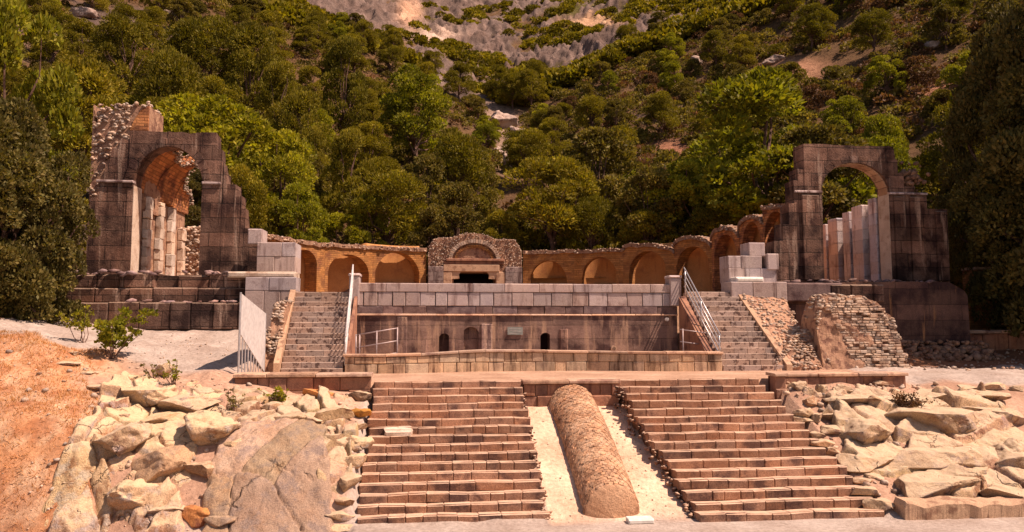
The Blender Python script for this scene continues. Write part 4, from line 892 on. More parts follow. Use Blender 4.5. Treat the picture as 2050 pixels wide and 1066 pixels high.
# rising broken vault cells at the right end
mkbay(1426, 38.5, 1482, 35.5, 480, 476, 1454, 46, 520, 470, 108, 'taller broken vault cell stepping up toward the right arch ruin', archtop=.55, wallm='vault', thick=.4, ndeep=.6)
mkbay(1482, 35.5, 1530, 33.4, 458, 452, 1507, 38, 495, 445, 109, 'second taller vault cell with slanted crest nearer the right arch ruin', archtop=.5, wallm='vault', thick=.4, ndeep=.6)
mkbay(1530, 33.4, 1588, 31.8, 416, 414, 1556, 46, 470, 424, 110, 'tallest vault cell with flat pale top touching the right arch ruin', wallm='vault', thick=.4, ndeep=.6)
# lower grey-brown dado under the niche seen beside right stairs
mb = MB(); A = g2(1356, 40.3); B = g2(1440, 37.4)
# central shrine
CY = 44.6; cx_ = lambda px, py=520: W(px, py, CY)[0]; cz = lambda py: W(950, py, CY)[2]
root = thing('central_shrine', (2.7, CY, 5), 'central shrine with humped gable, carved tympanum and dark doorway', 'shrine')
prof = [(857, 512), (858, 494), (866, 482), (878, 477), (905, 476), (918, 471), (935, 467), (962, 467), (978, 472), (992, 478), (1032, 479), (1042, 492), (1046, 512)]
pp = [(cx_(a), cz(b)) for a, b in prof]; doorc = cx_(950)
mb = MB(); us = sorted(set([round(u, 3) for u in np.arange(pp[0][0], pp[-1][0], .08)] + [round(pp[-1][0], 3), round(cx_(906), 3), round(cx_(993), 3)]))
top = poly_top(pp); dr0, dr1 = cx_(906), cx_(993)
strips(mb, us, top, lambda u: 5.0, lambda u: (5.0, cz(545)) if dr0 < u < dr1 else None, CY + .3, CY + 2.6); mb.build('wall', M['rubcore'], root)
mb = MB(); mb.box(dr0 - .3, dr1 + .3, CY + 2.3, CY + 2.35, 5, 7.2); mb.build('dark_interior', M['black'], root)
g = np.random.default_rng(88); C = []; S = []
for _ in range(1300):
    u = g.uniform(pp[0][0], pp[-1][0]); zt_ = top(u)
    if g.random() < .45: C.append((u, CY + g.uniform(.2, 1.8), zt_ + g.uniform(-.08, .06)))
    else:
        zz = g.uniform(cz(535), zt_); d_ = hypot((u - doorc) / 1.35, (zz - cz(520)) / 1.0)
        if d_ < 1: continue
        C.append((u, CY + .28 + g.uniform(-.05, .05), zz))
    S.append(g.uniform(.03, .085))
V, F, T = stones(C, S, 89, .5, 1.1, flat=.65); obj('facing_stones', V, F, M['rubble'], root, T)
ring(doorc, 1.32, .98, cz(519), CY + .12, CY + .5, .22, M['rubble'], root, 29, .02, pi - .02, .75, 1.15)
ring(doorc, 1.02, .72, cz(519), CY + .18, CY + .5, .16, M['obrick'], root, 23, .02, pi - .02, .75, 1.15)
mb = MB(); mb.cbox(cx_(893), cx_(1010), CY + .05, CY + .5, cz(523), cz(518), 1, .02); mb.cbox(cx_(890), cx_(1008), CY + .12, CY + .5, cz(529), cz(523.2), .7, .02); mb.build('cornice', M['retain'], root)
mb = MB(); mb.cbox(cx_(888), cx_(1000), CY + .08, CY + .5, cz(544), cz(529.3), 1.1, .03); mb.build('lintel', M['plaster'], root)
mb = MB()
for s, a, b in ((1, 888, 905), (-1, 994, 1012)): mb.cbox(cx_(a), cx_(b), CY + .1, CY + .6, 5, cz(544.3), 1.1, .02)
for s, a in ((1, 905), (-1, 994)):
    xx = cx_(a); V = [(xx, 0, cz(544.4)), (xx + s * .55, 0, cz(544.4)), (xx + s * .42, 0, cz(550)), (xx + s * .45, 0, cz(558)), (xx, 0, cz(559))]
    V = [(v[0], CY + .15, v[2]) for v in V] + [(v[0], CY + .55, v[2]) for v in V]; mb.add(V, [(0, 1, 2, 3, 4), (9, 8, 7, 6, 5)] + [(i, i + 5, (i + 1) % 5 + 5, (i + 1) % 5) for i in range(5)], 1.1)
mb.build('door_jambs', M['plaster'], root)
for a_, b_ in ((857, 888), (1012, 1046)): mb = MB(); course(mb, cx_(a_), cx_(b_), CY + .05, CY + .6, 5, cz(534), .5, 1, lo=.7, hi=.9); mb.build('flank_blocks', M['greyb'], root)
for a_, b_, c_, d_ in ((876, 906, 482, 473.5), (992, 1032, 484, 475.5)): mb = MB(); mb.box(cx_(a_), cx_(b_), CY + .9, CY + 2, cz(c_), cz(d_), 1.1); mb.build('roof_render', M['coping'], root)

# ------------------------------------------------------------------ right background: ochre wall, low rubble wall
root = thing('brick_stub_wall', (24.5, 31, 4), 'orange brick wall stub in shade right of the right podium', 'wall')
a, b = W(1938, 560, 31)[0], W(2000, 560, 31)[0]
mb = MB(); stepped_wall(mb, [(a, a + .35, W(1950, 590, 31)[2]), (a + .35, b, W(1950, 540, 31)[2])], 3.2, lambda u: None, 31, 31.8); mb.build('wall', M['obrick'], root)
mb = MB(); mb.box(a + .3, b + .05, 30.9, 31.8, W(1950, 540, 31)[2], W(1950, 535, 31)[2]); mb.build('cap', M['coping'], root)
root = thing('low_boundary_wall', (26, 28.2, 3), 'low dark rubble wall under the trees at the right edge', 'wall')
a, b = W(1940, 700, 28.4)[0], W(2100, 700, 28.4)[0]
mb = MB(); course(mb, a, b, 28.4, 28.9, 2.9, W(2000, 668, 28.4)[2], .3, .8, jy=.05, jz=.05, b=.04); mb.build('wall', M['retain'], root)
mb = MB(); course(mb, a - .05, b, 28.3, 28.95, W(2000, 668, 28.4)[2], W(2000, 662, 28.4)[2], .6, 1.2, jz=.03); mb.build('coping', M['coping'], root)
# low front wall, bottom right
a = D(1812, 1043, 0); b = D(2120, 1043, 0)
root = thing('low_front_wall', (a[0], a[1], 0), 'low rough stone kerb wall at the bottom right edge of the gravel', 'wall')
n = 60; V = []; xs_ = np.linspace(a[0], b[0], n)
for i, xx in enumerate(xs_):
    y_ = a[1] - .02 * i / n; h = .36 + .05 * vn(np.array([[xx * 1.6, 0, 0]]), 5)[0]
    e = .12 if i == 0 else 0
    V += [(xx, y_, -.05), (xx, y_, h - .05 - e), (xx, y_ + .05, h - e), (xx, y_ + .38, h + .03 - e), (xx, y_ + .45, -.05)]
V = np.array(V); V += (.03 * fbm(V * 4, 3, 6))[:, None]
obj('wall', V, gridF(n, 5).tolist() + [(0, 1, 2, 3, 4)], M['plaster'], root, np.ones((len(V), 3)))

# ------------------------------------------------------------------ boulders and outcrops
def rock_mesh(sx, sy, sz, seed, planes=15, rough=.07, lvl=4, flat_top=True):
    g = np.random.default_rng(seed); V, F = ICO[lvl]; V = V.copy()
    for i in range(planes):
        n = g.normal(size=3); 
        if flat_top and i == 0: n = np.array([g.uniform(-.2, .2), -.15, 1])
        n /= np.linalg.norm(n); d = g.uniform(.42, .74)
        s = V @ n; m_ = s > d; V[m_] -= ((s[m_] - d)[:, None]) * n
    V = V * np.array([sx, sy, sz]); P = V + seed * 3.7
    nn = V / (np.linalg.norm(V, axis=1)[:, None] + 1e-9); q = min(sx, sz) 
    s_ = max(sx, sy, sz)
    V = V + nn * (rough * q * 1.3 * fbm(P * 1.5 / s_ * 1.2, 4, seed) + rough * .45 * q * fbm(P * 7, 3, seed) - .16 * q * np.maximum(0, .22 - np.abs(fbm(P * np.array([1.2, 1.2, 2.6]) / s_ * .6, 4, seed + 9))) * 2.5)[:, None]
    return V, F
def slopeplane(px, py, side):
    # intersection of the view ray with the terrain
    d = np.array(ray(px, py)); t = 13.0
    while t < 45:
        p = d * t; zz = float(ground_z(np.array([p[0]]), np.array([p[1]]), False)[0])
        if EYE + p[2] <= zz: return p[0], p[1], zz
        t += .04
    return p[0], p[1], zz
RC = 0
def rock(px, py, wp, hp, m, label, dz=.0, ry=.8, tint=1.0, seed=None, rot=0, name='boulder', rough=.07, sink=.34, tilt=0, planes=16):
    """px,py = centre in the photo; wp,hp = extent in photo pixels"""
    global RC; RC += 1; seed = seed or RC * 13 + 5
    X, Y, Z = slopeplane(px, py + hp * .38, 0); k = Y / FPX; sx = wp * k / 2 * 1.22; szv = hp * k / 2 * 1.0
    sy = sx * ry; sz_ = max(szv * .95, .05)
    V, F = rock_mesh(sx, sy, sz_, seed, rough=rough, planes=planes, lvl=5 if wp > 95 else 4)
    c, s = cos(tilt), sin(tilt); V = np.c_[V[:, 0] * c - V[:, 2] * s, V[:, 1], V[:, 0] * s + V[:, 2] * c]
    c, s = cos(rot), sin(rot); V = np.c_[V[:, 0] * c - V[:, 1] * s, V[:, 0] * s + V[:, 1] * c, V[:, 2]]
    ctr = np.array([X, Y + sy * .35, Z + sz_ * (1 - sink) - .05 + dz])
    o = obj(name, V + ctr, F, M[m], None, np.ones((len(V), 3)) * np.array(tint), True, org=(ctr[0], ctr[1], ctr[2] - sz_))
    return tag(o, label, 'rock')
# right bank
RB = [
 (1745, 862, 150, 84, 'rock', 'large rounded cracked boulder nearest the right lower stairs, middle of the bank', {}),
 (1905, 842, 205, 92, 'rock', 'big boulder with dark overhanging underside below the dry bush', {'tilt': -.06}),
 (1738, 921, 122, 56, 'rock', 'orange-tinted oval boulder beside the lower half of right stairs', {'tint': (1.05, .9, .75)}),
 (1915, 915, 290, 95, 'rock', 'broad sloping pale slab across the middle of the right bank', {'ry': .5}),
 (2040, 900, 130, 110, 'rock', 'pale slab at the right edge, middle of the bank', {}),
 (1885, 972, 185, 78, 'rock', 'broad cracked boulder just behind the low front wall', {}),
 (2015, 985, 130, 62, 'rock', 'pale boulder at the right edge just behind the low front wall', {}),
 (1742, 980, 74, 36, 'rock', 'pale small boulder beside the second lowest right steps', {'tint': 1.1}),
 (1752, 951, 62, 24, 'rock', 'flat small stone wedged under the orange oval boulder', {}),
 (1765, 1008, 70, 40, 'rock', 'pale stone near the foot of the right lower stairs', {}),
 (1725, 800, 140, 46, 'rock', 'grey flat boulder high on the right bank below the coping', {'tint': (.85, .84, .86)}),
 (1700, 832, 130, 40, 'rock', 'long flat boulder above the large cracked boulder', {'tint': .9}),
 (1665, 856, 66, 34, 'rock', 'dull boulder between the stairs and large cracked boulder', {'tint': (.9, .85, .8)}),
 (1800, 792, 130, 36, 'rock', 'long flat grey slab high on the right bank', {'tint': (.85, .82, .82)}),
 (1880, 786, 100, 40, 'rock', 'pale flat slab above and right of the dry bush', {}),
 (1972, 790, 120, 38, 'rock', 'rough pale slab high on the bank near the right edge', {}),
 (2010, 830, 140, 60, 'rock', 'wide smooth pale slab near the right edge, upper half', {'tint': 1.08}),
 (1995, 768, 60, 30, 'yrock', 'squarish yellow block on the gravel edge at upper right', {}),
 (1940, 772, 44, 20, 'rock', 'little flat pale stone on the gravel edge at upper right', {}),
 (2036, 775, 34, 26, 'rock', 'small grey stone at the far upper right of the bank', {'tint': .85}),
 (1597, 768, 40, 36, 'yrock', 'squarish yellowish stone under the coping beside the right stair pier', {}),
 (1607, 770, 42, 40, 'rock', 'round grey stone first in the row below the right coping', {'tint': (.75, .7, .7)}),
 (1648, 776, 40, 46, 'rock', 'rounded pale upright stone in the row below the right coping', {'ry': .6}),
 (1690, 775, 52, 40, 'rock', 'rounded dark grey stone in the row below the right coping', {'tint': (.7, .66, .68)}),
 (1625, 800, 46, 38, 'rock', 'reddish pitted stone beside the upper right steps', {'tint': (.9, .7, .62)}),
 (1612, 838, 52, 46, 'rock', 'pale squarish block beside the upper right steps', {'planes': 22, 'tint': (1, .95, .9)}),
 (1636, 832, 34, 36, 'rock', 'small round grey stone behind the pale squarish block', {'tint': (.8, .76, .76)}),
 (1616, 858, 52, 24, 'rock', 'small bright stone against the right stair edge', {'tint': 1.15}),
 (1640, 872, 46, 26, 'rock', 'grey block at the right stair edge, halfway up', {'tint': (.8, .72, .68)}),
 (1655, 892, 50, 30, 'rock', 'rusty stone against the right stair edge, halfway up', {'tint': (.9, .68, .56)}),
 (1668, 925, 38, 30, 'rock', 'dark stone against the right stair edge above lowest quarter', {'tint': (.75, .6, .55)}),
 (1735, 960, 44, 26, 'rock', 'brown stone at the right stair edge, lowest quarter', {'tint': (.7, .5, .4)}),
 (1700, 842 - 60, 36, 26, 'rock', 'small pale stone between flat grey boulders high on the right bank', {}),
 (1770, 765, 70, 26, 'rock', 'small dark block pile stone under the right coping end', {'tint': (.62, .5, .48)}),
 (1830, 870, 50, 34, 'rock', 'pale stone squeezed between cracked boulder and overhanging boulder', {}),
 (1960, 940, 100, 40, 'rock', 'long pale stone in front of the broad sloping slab', {}),
]
for r_ in RB: rock(*r_[:6], **{**{'rough': .09}, **r_[6]})
LB = [
 (640, 788, 92, 34, 'redrock', 'orange flat slab leaning on the left retaining wall', {'tilt': -.12, 'tint': 1.3}),
 (720, 790, 56, 38, 'rock', 'dark angular block with white streaks beside the top left steps', {'tint': (.55, .5, .52), 'planes': 20}),
 (720, 822, 46, 36, 'redrock', 'mossy brown cubic block against the upper left steps', {'tint': (1, 1.1, .7), 'planes': 14}),
 (716, 850, 52, 26, 'rock', 'pale flat block below the mossy brown block', {'tint': 1.12}),
 (662, 826, 84, 54, 'rock', 'pale wedge-shaped block between orange slab and left steps', {'planes': 20, 'tint': (1, .95, .85)}),
 (597, 838, 100, 40, 'rock', 'flat pale slab left of the wedge-shaped block', {'tilt': .1, 'tint': (1, .95, .88)}),
 (618, 808, 76, 26, 'rock', 'thin flat slab just under the orange slab', {'tint': (.95, .9, .82)}),
 (540, 812, 70, 30, 'rock', 'brownish tilted slab below the left retaining wall', {'tint': (.8, .7, .62)}),
 (655, 876, 66, 40, 'rock', 'grey pointed stone below the wedge-shaped block', {'tint': (.82, .78, .74)}),
 (650, 856, 50, 20, 'rock', 'small flat pale stone under the wedge-shaped block', {}),
 (712, 882, 56, 46, 'yrock', 'crumbly yellow stone at the left stair edge, halfway up', {'rough': .16}),
 (706, 918, 50, 44, 'yrock', 'bright yellow rounded stone at the left stair edge', {}),
 (700, 960, 56, 50, 'rock', 'grey angular stone at the left stair edge, lower half', {'tint': (.78, .74, .72)}),
 (690, 1003, 44, 28, 'rock', 'brown stone low at the left stair edge', {'tint': (.66, .52, .46)}),
 (682, 1032, 70, 28, 'rock', 'white-topped flat block at the foot of the left stairs', {'planes': 22, 'tint': (1.12, 1.1, 1.1)}),
 (680, 1054, 80, 22, 'yrock', 'pale yellow block at the very foot of the left stairs', {'planes': 22}),
 (290, 790, 140, 66, 'yrock', 'pale yellow smooth outcrop at the top of the left bank', {'ry': .6}),
 (378, 805, 120, 70, 'rock', 'pale pink outcrop right of the smooth yellow outcrop', {'tint': 1.05}),
 (238, 884, 122, 96, 'rock', 'big tilted boulder at the edge of the dry orange grass', {'tilt': .35}),
 (302, 872, 60, 52, 'yrock', 'small rounded yellow boulder touching the big tilted boulder', {}),
 (330, 836, 86, 50, 'yrock', 'yellow outcrop lump in the middle of the left rocks', {'tint': (.9, .8, .7)}),
 (420, 858, 108, 92, 'yrock', 'large angular yellow boulder in the middle of the left bank', {'rough': .1}),
 (462, 890, 50, 46, 'yrock', 'pale yellow stone right of the large angular boulder', {'tint': 1.05}),
 (318, 922, 165, 90, 'slab', 'long tilted flat slab below the yellow boulders', {'tilt': .3, 'ry': .6, 'tint': (1.15, 1.05, .95)}),
 (405, 935, 80, 60, 'rock', 'brown shadowed boulder under the long tilted slab', {'tint': (.72, .6, .52)}),
 (268, 996, 120, 92, 'yrock', 'cracked yellow outcrop low on the left bank', {'rough': .12}),
 (340, 1020, 90, 40, 'rock', 'broken pale ledge at the bottom of the left bank', {}),
 (392, 1026, 72, 50, 'redrock', 'rusty orange angular rock at the bottom of the left bank', {'planes': 20}),
 (445, 1036, 90, 36, 'slab', 'flat grey ledge right of the rusty rock', {}),
 (245, 830, 36, 26, 'rock', 'small grey-purple stone at the top of left outcrop', {'tint': (.7, .62, .62)}),
 (395, 780, 60, 26, 'rock', 'low pale stone at the top of the left bank', {}),
 (430, 745, 60, 14, 'rock', 'dark flat slab on the path near the gate', {'tint': (.4, .36, .38)}),
 (150, 915, 26, 18, 'rock', 'small pale stone low in the orange grass', {}),
 (140, 960, 30, 18, 'rock', 'pale pebble lowest in the orange grass', {}),
 (118, 725, 66, 16, 'rock', 'pale flat stone on the upper orange slope', {'tint': 1.05}),
 (165, 745, 50, 14, 'rock', 'pale chip-like stone on the upper orange slope, right of flat stone', {}),
 (200, 770, 44, 14, 'rock', 'pale thin stone at mid orange slope', {}),
 (330, 735, 40, 42, 'rock', 'upright white stone behind the small plants at the top of the bank', {'tint': 1.2, 'ry': .4}),
 (145, 705, 34, 20, 'rock', 'dark burnt lump on the upper orange slope', {'tint': (.2, .13, .12)}),
]
for r_ in LB: rock(*r_[:6], **{**{'rough': .08}, **r_[6]})
# the big smooth bedrock slab between left bank rocks and stairs
# fractured outcrops: one rock mass each, split by cracks into tilted blocks
def outcrop(name, label, quad, res, ncell, m, seed, hr=(.02, .30), tl=.28, an=(1, 1), cr=.10, tints=None, wr=.11, rw=.07):
    g = np.random.default_rng(seed); q = [np.array(p) for p in quad]; nu = int(np.linalg.norm(q[1] - q[0]) / res); nv = int(np.linalg.norm(q[3] - q[0]) / res)
    u, v = np.meshgrid(np.linspace(0, 1, nu), np.linspace(0, 1, nv)); u = u.ravel()[:, None]; v = v.ravel()[:, None]
    XY = (q[0] * (1 - u) + q[1] * u) * (1 - v) + (q[3] * (1 - u) + q[2] * u) * v
    z = ground_z(XY[:, 0], XY[:, 1], False); P3 = np.c_[XY, XY[:, 0] * 0]
    Wp = XY + wr * np.c_[fbm(P3 * 1.1, 4, seed), fbm(P3 * 1.1 + 40, 4, seed + 1)]
    ce = g.random((ncell, 2)); ce = (q[0] * (1 - ce[:, :1]) + q[1] * ce[:, :1]) * (1 - ce[:, 1:]) + (q[3] * (1 - ce[:, :1]) + q[2] * ce[:, :1]) * ce[:, 1:]
    A = np.array(an); d = np.sqrt((((Wp[:, None] - ce[None]) * A) ** 2).sum(-1)); o_ = np.argsort(d, 1)[:, :2]; i0 = o_[:, 0]; dd = np.sqrt(((((ce[o_[:, 0]] - ce[o_[:, 1]])) * A) ** 2).sum(-1))
    e = (d[np.arange(len(d)), o_[:, 1]] ** 2 - d[np.arange(len(d)), i0] ** 2) / (2 * dd + 1e-6)
    hh = g.uniform(hr[0], hr[1], ncell); tx = g.normal(size=ncell) * tl * .6; ty = g.normal(size=ncell) * tl * .5 + tl * .3
    rel = Wp - ce[i0]; ht = hh[i0] + np.clip(tx[i0] * rel[:, 0] + ty[i0] * rel[:, 1], -.25, .25)
    rnd = sstep(0, rw, e); ht = ht * (.35 + .65 * rnd) - cr * (1 - sstep(.0, .035, e))
    bdist_ = np.minimum.reduce([u[:, 0], 1 - u[:, 0], v[:, 0], 1 - v[:, 0]]) + .07 * (vn(P3 * 1.3, seed + 7) - .5) + .03 * vn(P3 * 5, seed + 8); ht = ht * sstep(0, .06, bdist_) - .40 * (1 - sstep(-.02, .05, bdist_))
    z = z + ht + .05 * fbm(P3 * 2.5, 4, seed + 2) + .012 * fbm(P3 * 11, 3, seed + 3)
    XY = XY + (.03 * np.c_[vn(P3 * 5, seed), vn(P3 * 5 + 9, seed)])
    tc_ = g.uniform(.82, 1.12, ncell)[:, None] * np.array(tints if tints else (1, 1, 1)) * (1 + g.normal(size=(ncell, 3)) * .035)
    V = np.c_[XY, z]; Vb = V.copy(); Vb[:, 2] -= .7; k = nu * nv
    bd = list(range(nu)) + [j * nu + nu - 1 for j in range(1, nv)] + [(nv - 1) * nu + i for i in range(nu - 2, -1, -1)] + [j * nu for j in range(nv - 2, 0, -1)]
    F = gridF(nv, nu).tolist() + [(bd[i], bd[i] + k, bd[(i + 1) % len(bd)] + k, bd[(i + 1) % len(bd)]) for i in range(len(bd))]
    T = tc_[i0]; return tag(obj(name, np.concatenate([V, Vb]), F, M[m], None, np.concatenate([T, T]), True), label, 'rock')
outcrop('bedrock_slab', 'broad smooth grey-pink bedrock slab left of the lower stairs', [(D(385, 1052, 0)[0], 15.35), (D(705, 1052, 0)[0], 15.35), W(690, 838, 18.8)[:2], W(450, 838, 18.8)[:2]], .03, 5, 'slab', 911, (.16, .20), .03, cr=.02, tints=(1, 1, 1), wr=.10, rw=.03)
outcrop('rock_outcrop', 'fractured pale yellow outcrop along the edge of the orange grass slope', [(-7.9, 16.0), (-4.9, 15.9), (-4.6, 20.7), (-7.9, 20.7)], .03, 38, 'yrock', 901, (.0, .26), .26, tints=(1, .97, .95))
outcrop('rock_outcrop', 'broken brownish rock ledges under the left retaining wall', [(-5.3, 18.3), (-1.75, 18.3), (-1.7, 20.5), (-5.1, 20.5)], .03, 16, 'rock', 902, (.02, .24), .3, tints=(.95, .88, .82))
outcrop('rock_outcrop', 'narrow strip of broken rock against the left edge of the lower stairs', [(-2.5, 16.3), (-1.62, 16.3), (-1.62, 18.4), (-2.4, 18.4)], .03, 12, 'rock', 903, (.02, .2), .3, tints=(.9, .86, .82))
outcrop('rock_outcrop', 'wide fractured pale outcrop filling the right bank', [(10.1, 15.75), (15.5, 15.5), (16.2, 20.7), (9.9, 20.4)], .035, 32, 'rock', 904, (.04, .34), .24, an=(.55, 1.35), tints=(1.02, .98, .95))
# loose gravel-sized stones over the banks (uncountable)
g = np.random.default_rng(200); C = []; S = []
def scatter(n, x0, x1, y0, y1, smin, smax, p=3):
    X = g.uniform(x0, x1, n); Y = g.uniform(y0, y1, n); Z = ground_z(X, Y); s_ = smin + (smax - smin) * g.random(n) ** p
    for a in zip(X, Y, Z + s_ * .2, s_): C.append(a[:3]); S.append(a[3])
scatter(900, 9.7, 15, 15.6, 21, .02, .15, 4); scatter(800, -8, -1.6, 15.9, 20.7, .015, .12, 5); scatter(900, -13, -6.5, 15.9, 22, .01, .06, 5); scatter(300, -9, -5.3, 22, 27, .01, .05)
scatter(70, 2.7, 3.3, 15.8, 20.6, .008, .035); scatter(110, 4.7, 5.3, 15.8, 20.6, .01, .05); scatter(150, -13, -7, 16, 22, .02, .13, 2); scatter(700, 13, 24, 24, 28.5, .02, .12)
V, F, T = stones(C, S, 201, .6, 1.15, flat=.6); tag(obj('loose_stones', V, F, M['rubble'], None, T, org=(0, 0, 0)), 'loose small stones scattered over both banks and path edges', 'stones', kind='stuff')

def hill_rock(px, py, wp, hp, label, seed, tint=1.0):
    d = np.array(ray(px, py + hp * .4)); q = hypot(d[0], d[1]); r_ = np.arange(48, 230, .5); t = r_ / q; X, Y, Z = d[0] * t, d[1] * t, EYE + d[2] * t; hv = hill_z(X, Y); k = int(np.argmax(hv >= Z))
    kk = r_[k] / FPX; sx, sz_ = wp * kk / 2, hp * kk / 2; V, F = rock_mesh(sx, sx * .8, sz_, seed, rough=.16, planes=12, flat_top=False); ctr = np.array([X[k], Y[k], hv[k] + sz_ * .55])
    tag(obj('crag', V + ctr, F, M['crag'], None, np.ones((len(V), 3)) * tint, False, org=(ctr[0], ctr[1], ctr[2] - sz_)), label, 'rock', 'rocks on the hillside')
M['crag'] = mat('grey_crag', (.42, .31, .25), (.58, .45, .38), (.22, .13, .10), sc1=.5, sc2=.9, camt=(.48, .66), bump=1.0, bdist=.15, bscale=2.5)
for i, a in enumerate([(1000, 236, 74, 52, 'large pale crag in the tree gap above the central shrine'), (975, 262, 50, 34, 'lower left shoulder of pale rock under the large crag'), (1035, 262, 40, 40, 'right-hand broken rock below the large crag'),
    (1076, 290, 26, 46, 'upright grey rock tooth right of the crags'), (1020, 325, 52, 60, 'pale broken rock lowest in the gap behind the pine'), (1000, 300, 40, 26, 'small pale rock between upper and lower crags'), (1640, 82, 22, 28, 'lone pale upright boulder high on the right slope'),
    (1862, 92, 46, 20, 'flat pale rock at upper right near the dark tree'), (1945, 148, 46, 36, 'pale rock half hidden beside the tall dark tree'), (1545, 122, 60, 20, 'low pale ledge on the bare patch of the right slope'), (345, 28, 60, 26, 'grey rocks at the top left of the hill'), (165, 25, 60, 26, 'grey rocks at the far top left of the hill'), (760, 60, 60, 40, 'grey jagged rock outcrop above the left trees'), (1075, 162, 80, 26, 'low grey rock band in the middle of the scrub'), (1395, 125, 40, 22, 'small pale rock among shrubs right of centre')]): hill_rock(*a, seed=1200 + i)

# ------------------------------------------------------------------ vegetation
def leaves(C, Rr, n, size, asp, seed, up=.35, shellmin=.70, tv=.35, ctint=.34, jit=.9):
    """cloud of leaf quads on ellipsoidal clumps. C (k,3) centres, Rr (k,3) radii"""
    g = np.random.default_rng(seed); k = len(C); idx = g.integers(0, k, n) if True else None
    vol = (Rr[:, 0] * Rr[:, 1]); idx = g.choice(k, n, p=vol / vol.sum())
    d = g.normal(size=(n, 3)); d /= np.linalg.norm(d, axis=1)[:, None]; d[:, 2] = np.where(d[:, 2] < -.45, -d[:, 2], d[:, 2])
    rad = shellmin + (1 - shellmin) * g.random(n) ** .6
    # lumpy surface so the outline is uneven
    rad = rad * (1 + .16 * vn(d * 3 + idx[:, None] * 1.7, seed))
    p = C[idx] + d * Rr[idx] * rad[:, None]
    a = d + g.normal(size=(n, 3)) * jit * .55 + np.array([0, 0, up]); a /= np.linalg.norm(a, axis=1)[:, None]    # leaf length dir
    b = np.cross(a, g.normal(size=(n, 3))); b /= np.linalg.norm(b, axis=1)[:, None] + 1e-9
    s = size * g.uniform(.6, 1.3, n)[:, None]; a *= s; b *= s * asp
    V = np.stack([p - b * .5, p + a * .5 - b, p + a, p + a * .4 + b * .9], 1) if False else np.stack([p - a * .5, p - b, p + a * .6, p + b], 1)
    ct = 1 + ctint * (g.random(k) * 2 - 1); t = ct[idx] * (1 + tv * (g.random(n) * 2 - 1)); w_ = g.uniform(-.12, .12, n)
    T = np.stack([t * (1 + w_), t, t * (1 - .5 * w_)], -1)
    return V.reshape(-1, 3), np.arange(4 * n).reshape(n, 4), np.repeat(T, 4, 0)
def limb(mb, p0, p1, r0, r1, g, n=5, wob=.08):
    p0 = np.array(p0, float); p1 = np.array(p1, float); L_ = np.linalg.norm(p1 - p0); pts = []
    for i in range(n + 1):
        t = i / n; pts.append(p0 * (1 - t) + p1 * t + g.normal(size=3) * wob * L_ * (t * (1 - t)) * 2)
    mb.tube(pts, [r0 + (r1 - r0) * i / n for i in range(n + 1)], 6)
def tree_proto(kind, seed, mats, H_=6.0, Wd=5.0, nc=26, n=12000, leaf=.2, asp=.28, base=.30, name='pine_tree', clump=(.16, .26), flat=.7, up=.35, droop=0, trunk=True, dome=True, holes=.0):
    g = np.random.default_rng(seed); C = []; Rr = []
    while len(C) < nc:
        u = g.uniform(-1, 1, 3); 
        if hypot(u[0], u[1]) > 1: continue
        h = g.random(); rlim = math.sqrt(max(0, 1 - ((h - .30) / .72) ** 2)) if dome else .4 + .6 * math.sin(pi * min(1, h * .9 + .1))
        q = hypot(u[0], u[1]); 
        if q > 0: s_ = (q ** .45) / q * rlim * .82; x_, y_ = u[0] * s_, u[1] * s_
        c = np.array([x_ * Wd / 2, y_ * Wd / 2, H_ * (base + (1 - base) * h * .88)])
        r = Wd * g.uniform(*clump); C.append(c); Rr.append((r, r, r * flat * g.uniform(.8, 1.15)))
    C = np.array(C); Rr = np.array(Rr)
    V, F, T = leaves(C, Rr, n, leaf, asp, seed, up)
    root = bpy.data.objects.new(name, None); ORG[root.name] = np.zeros(3)
    parts = []
    if trunk:
        mb = MB(); th = H_ * (base + .15); limb(mb, (0, 0, -.4), (g.uniform(-.2, .2), g.uniform(-.2, .2), th), Wd * .035, Wd * .02, g)
        for c in C[::2]: limb(mb, (0, 0, th * g.uniform(.5, 1)), c, Wd * .014, Wd * .004, g, 4)
        Vt, Ft, Tt = mb.arr(); parts.append(('trunk', mesh('trunk', Vt, Ft, M['bark'], Tt)))
    parts.append(('crown', mesh('crown', V, F, mats, T)))
    return name, parts, H_, Wd
PR = {}
PR['pine'] = [tree_proto('p', 300 + i, M['pine'], 6.2, 5.2, 34 + 6 * i, 17000, .19, .20, .26, 'pine_tree', (.09, .21), .75) for i in range(4)]
PR['euc'] = [tree_proto('e', 320 + i, M['olive'], 7.0, 5.6, 34, 13000, .20, .30, .24, 'eucalyptus_tree', (.09, .16), .8, .0) for i in range(3)]
PR['bright'] = [tree_proto('b', 340 + i, M['bright'], 6.4, 5.4, 34, 15000, .18, .28, .22, 'broadleaf_tree', (.10, .17), .75) for i in range(3)]
PR['shrub'] = [tree_proto('s', 360 + i, M['olive'], 2.6, 3.6, 18, 5000, .17, .30, .0, 'shrub', (.14, .22), .7, trunk=False) for i in range(3)]
PR['brown'] = [tree_proto('r', 380 + i, M['brown'], 2.8, 3.6, 18, 5000, .17, .28, .0, 'dry_shrub', (.14, .22), .7, trunk=False) for i in range(2)]
PR['gshrub'] = [tree_proto('g', 390 + i, M['pine'], 2.6, 3.6, 18, 5000, .17, .28, .0, 'evergreen_shrub', (.14, .22), .7, trunk=False) for i in range(2)]
PR['deep'] = [tree_proto('d', 400 + i, M['deep'], 12, 9, 90, 95000, .16, .34, .02, 'evergreen_tree', (.08, .15), .8, .2) for i in range(2)]
PR['bush'] = [tree_proto('f', 410 + i, M['deep'], 6.6, 6.0, 70, 60000, .12, .36, .02, 'carob_bush', (.09, .15), .8, .1) for i in range(1)]
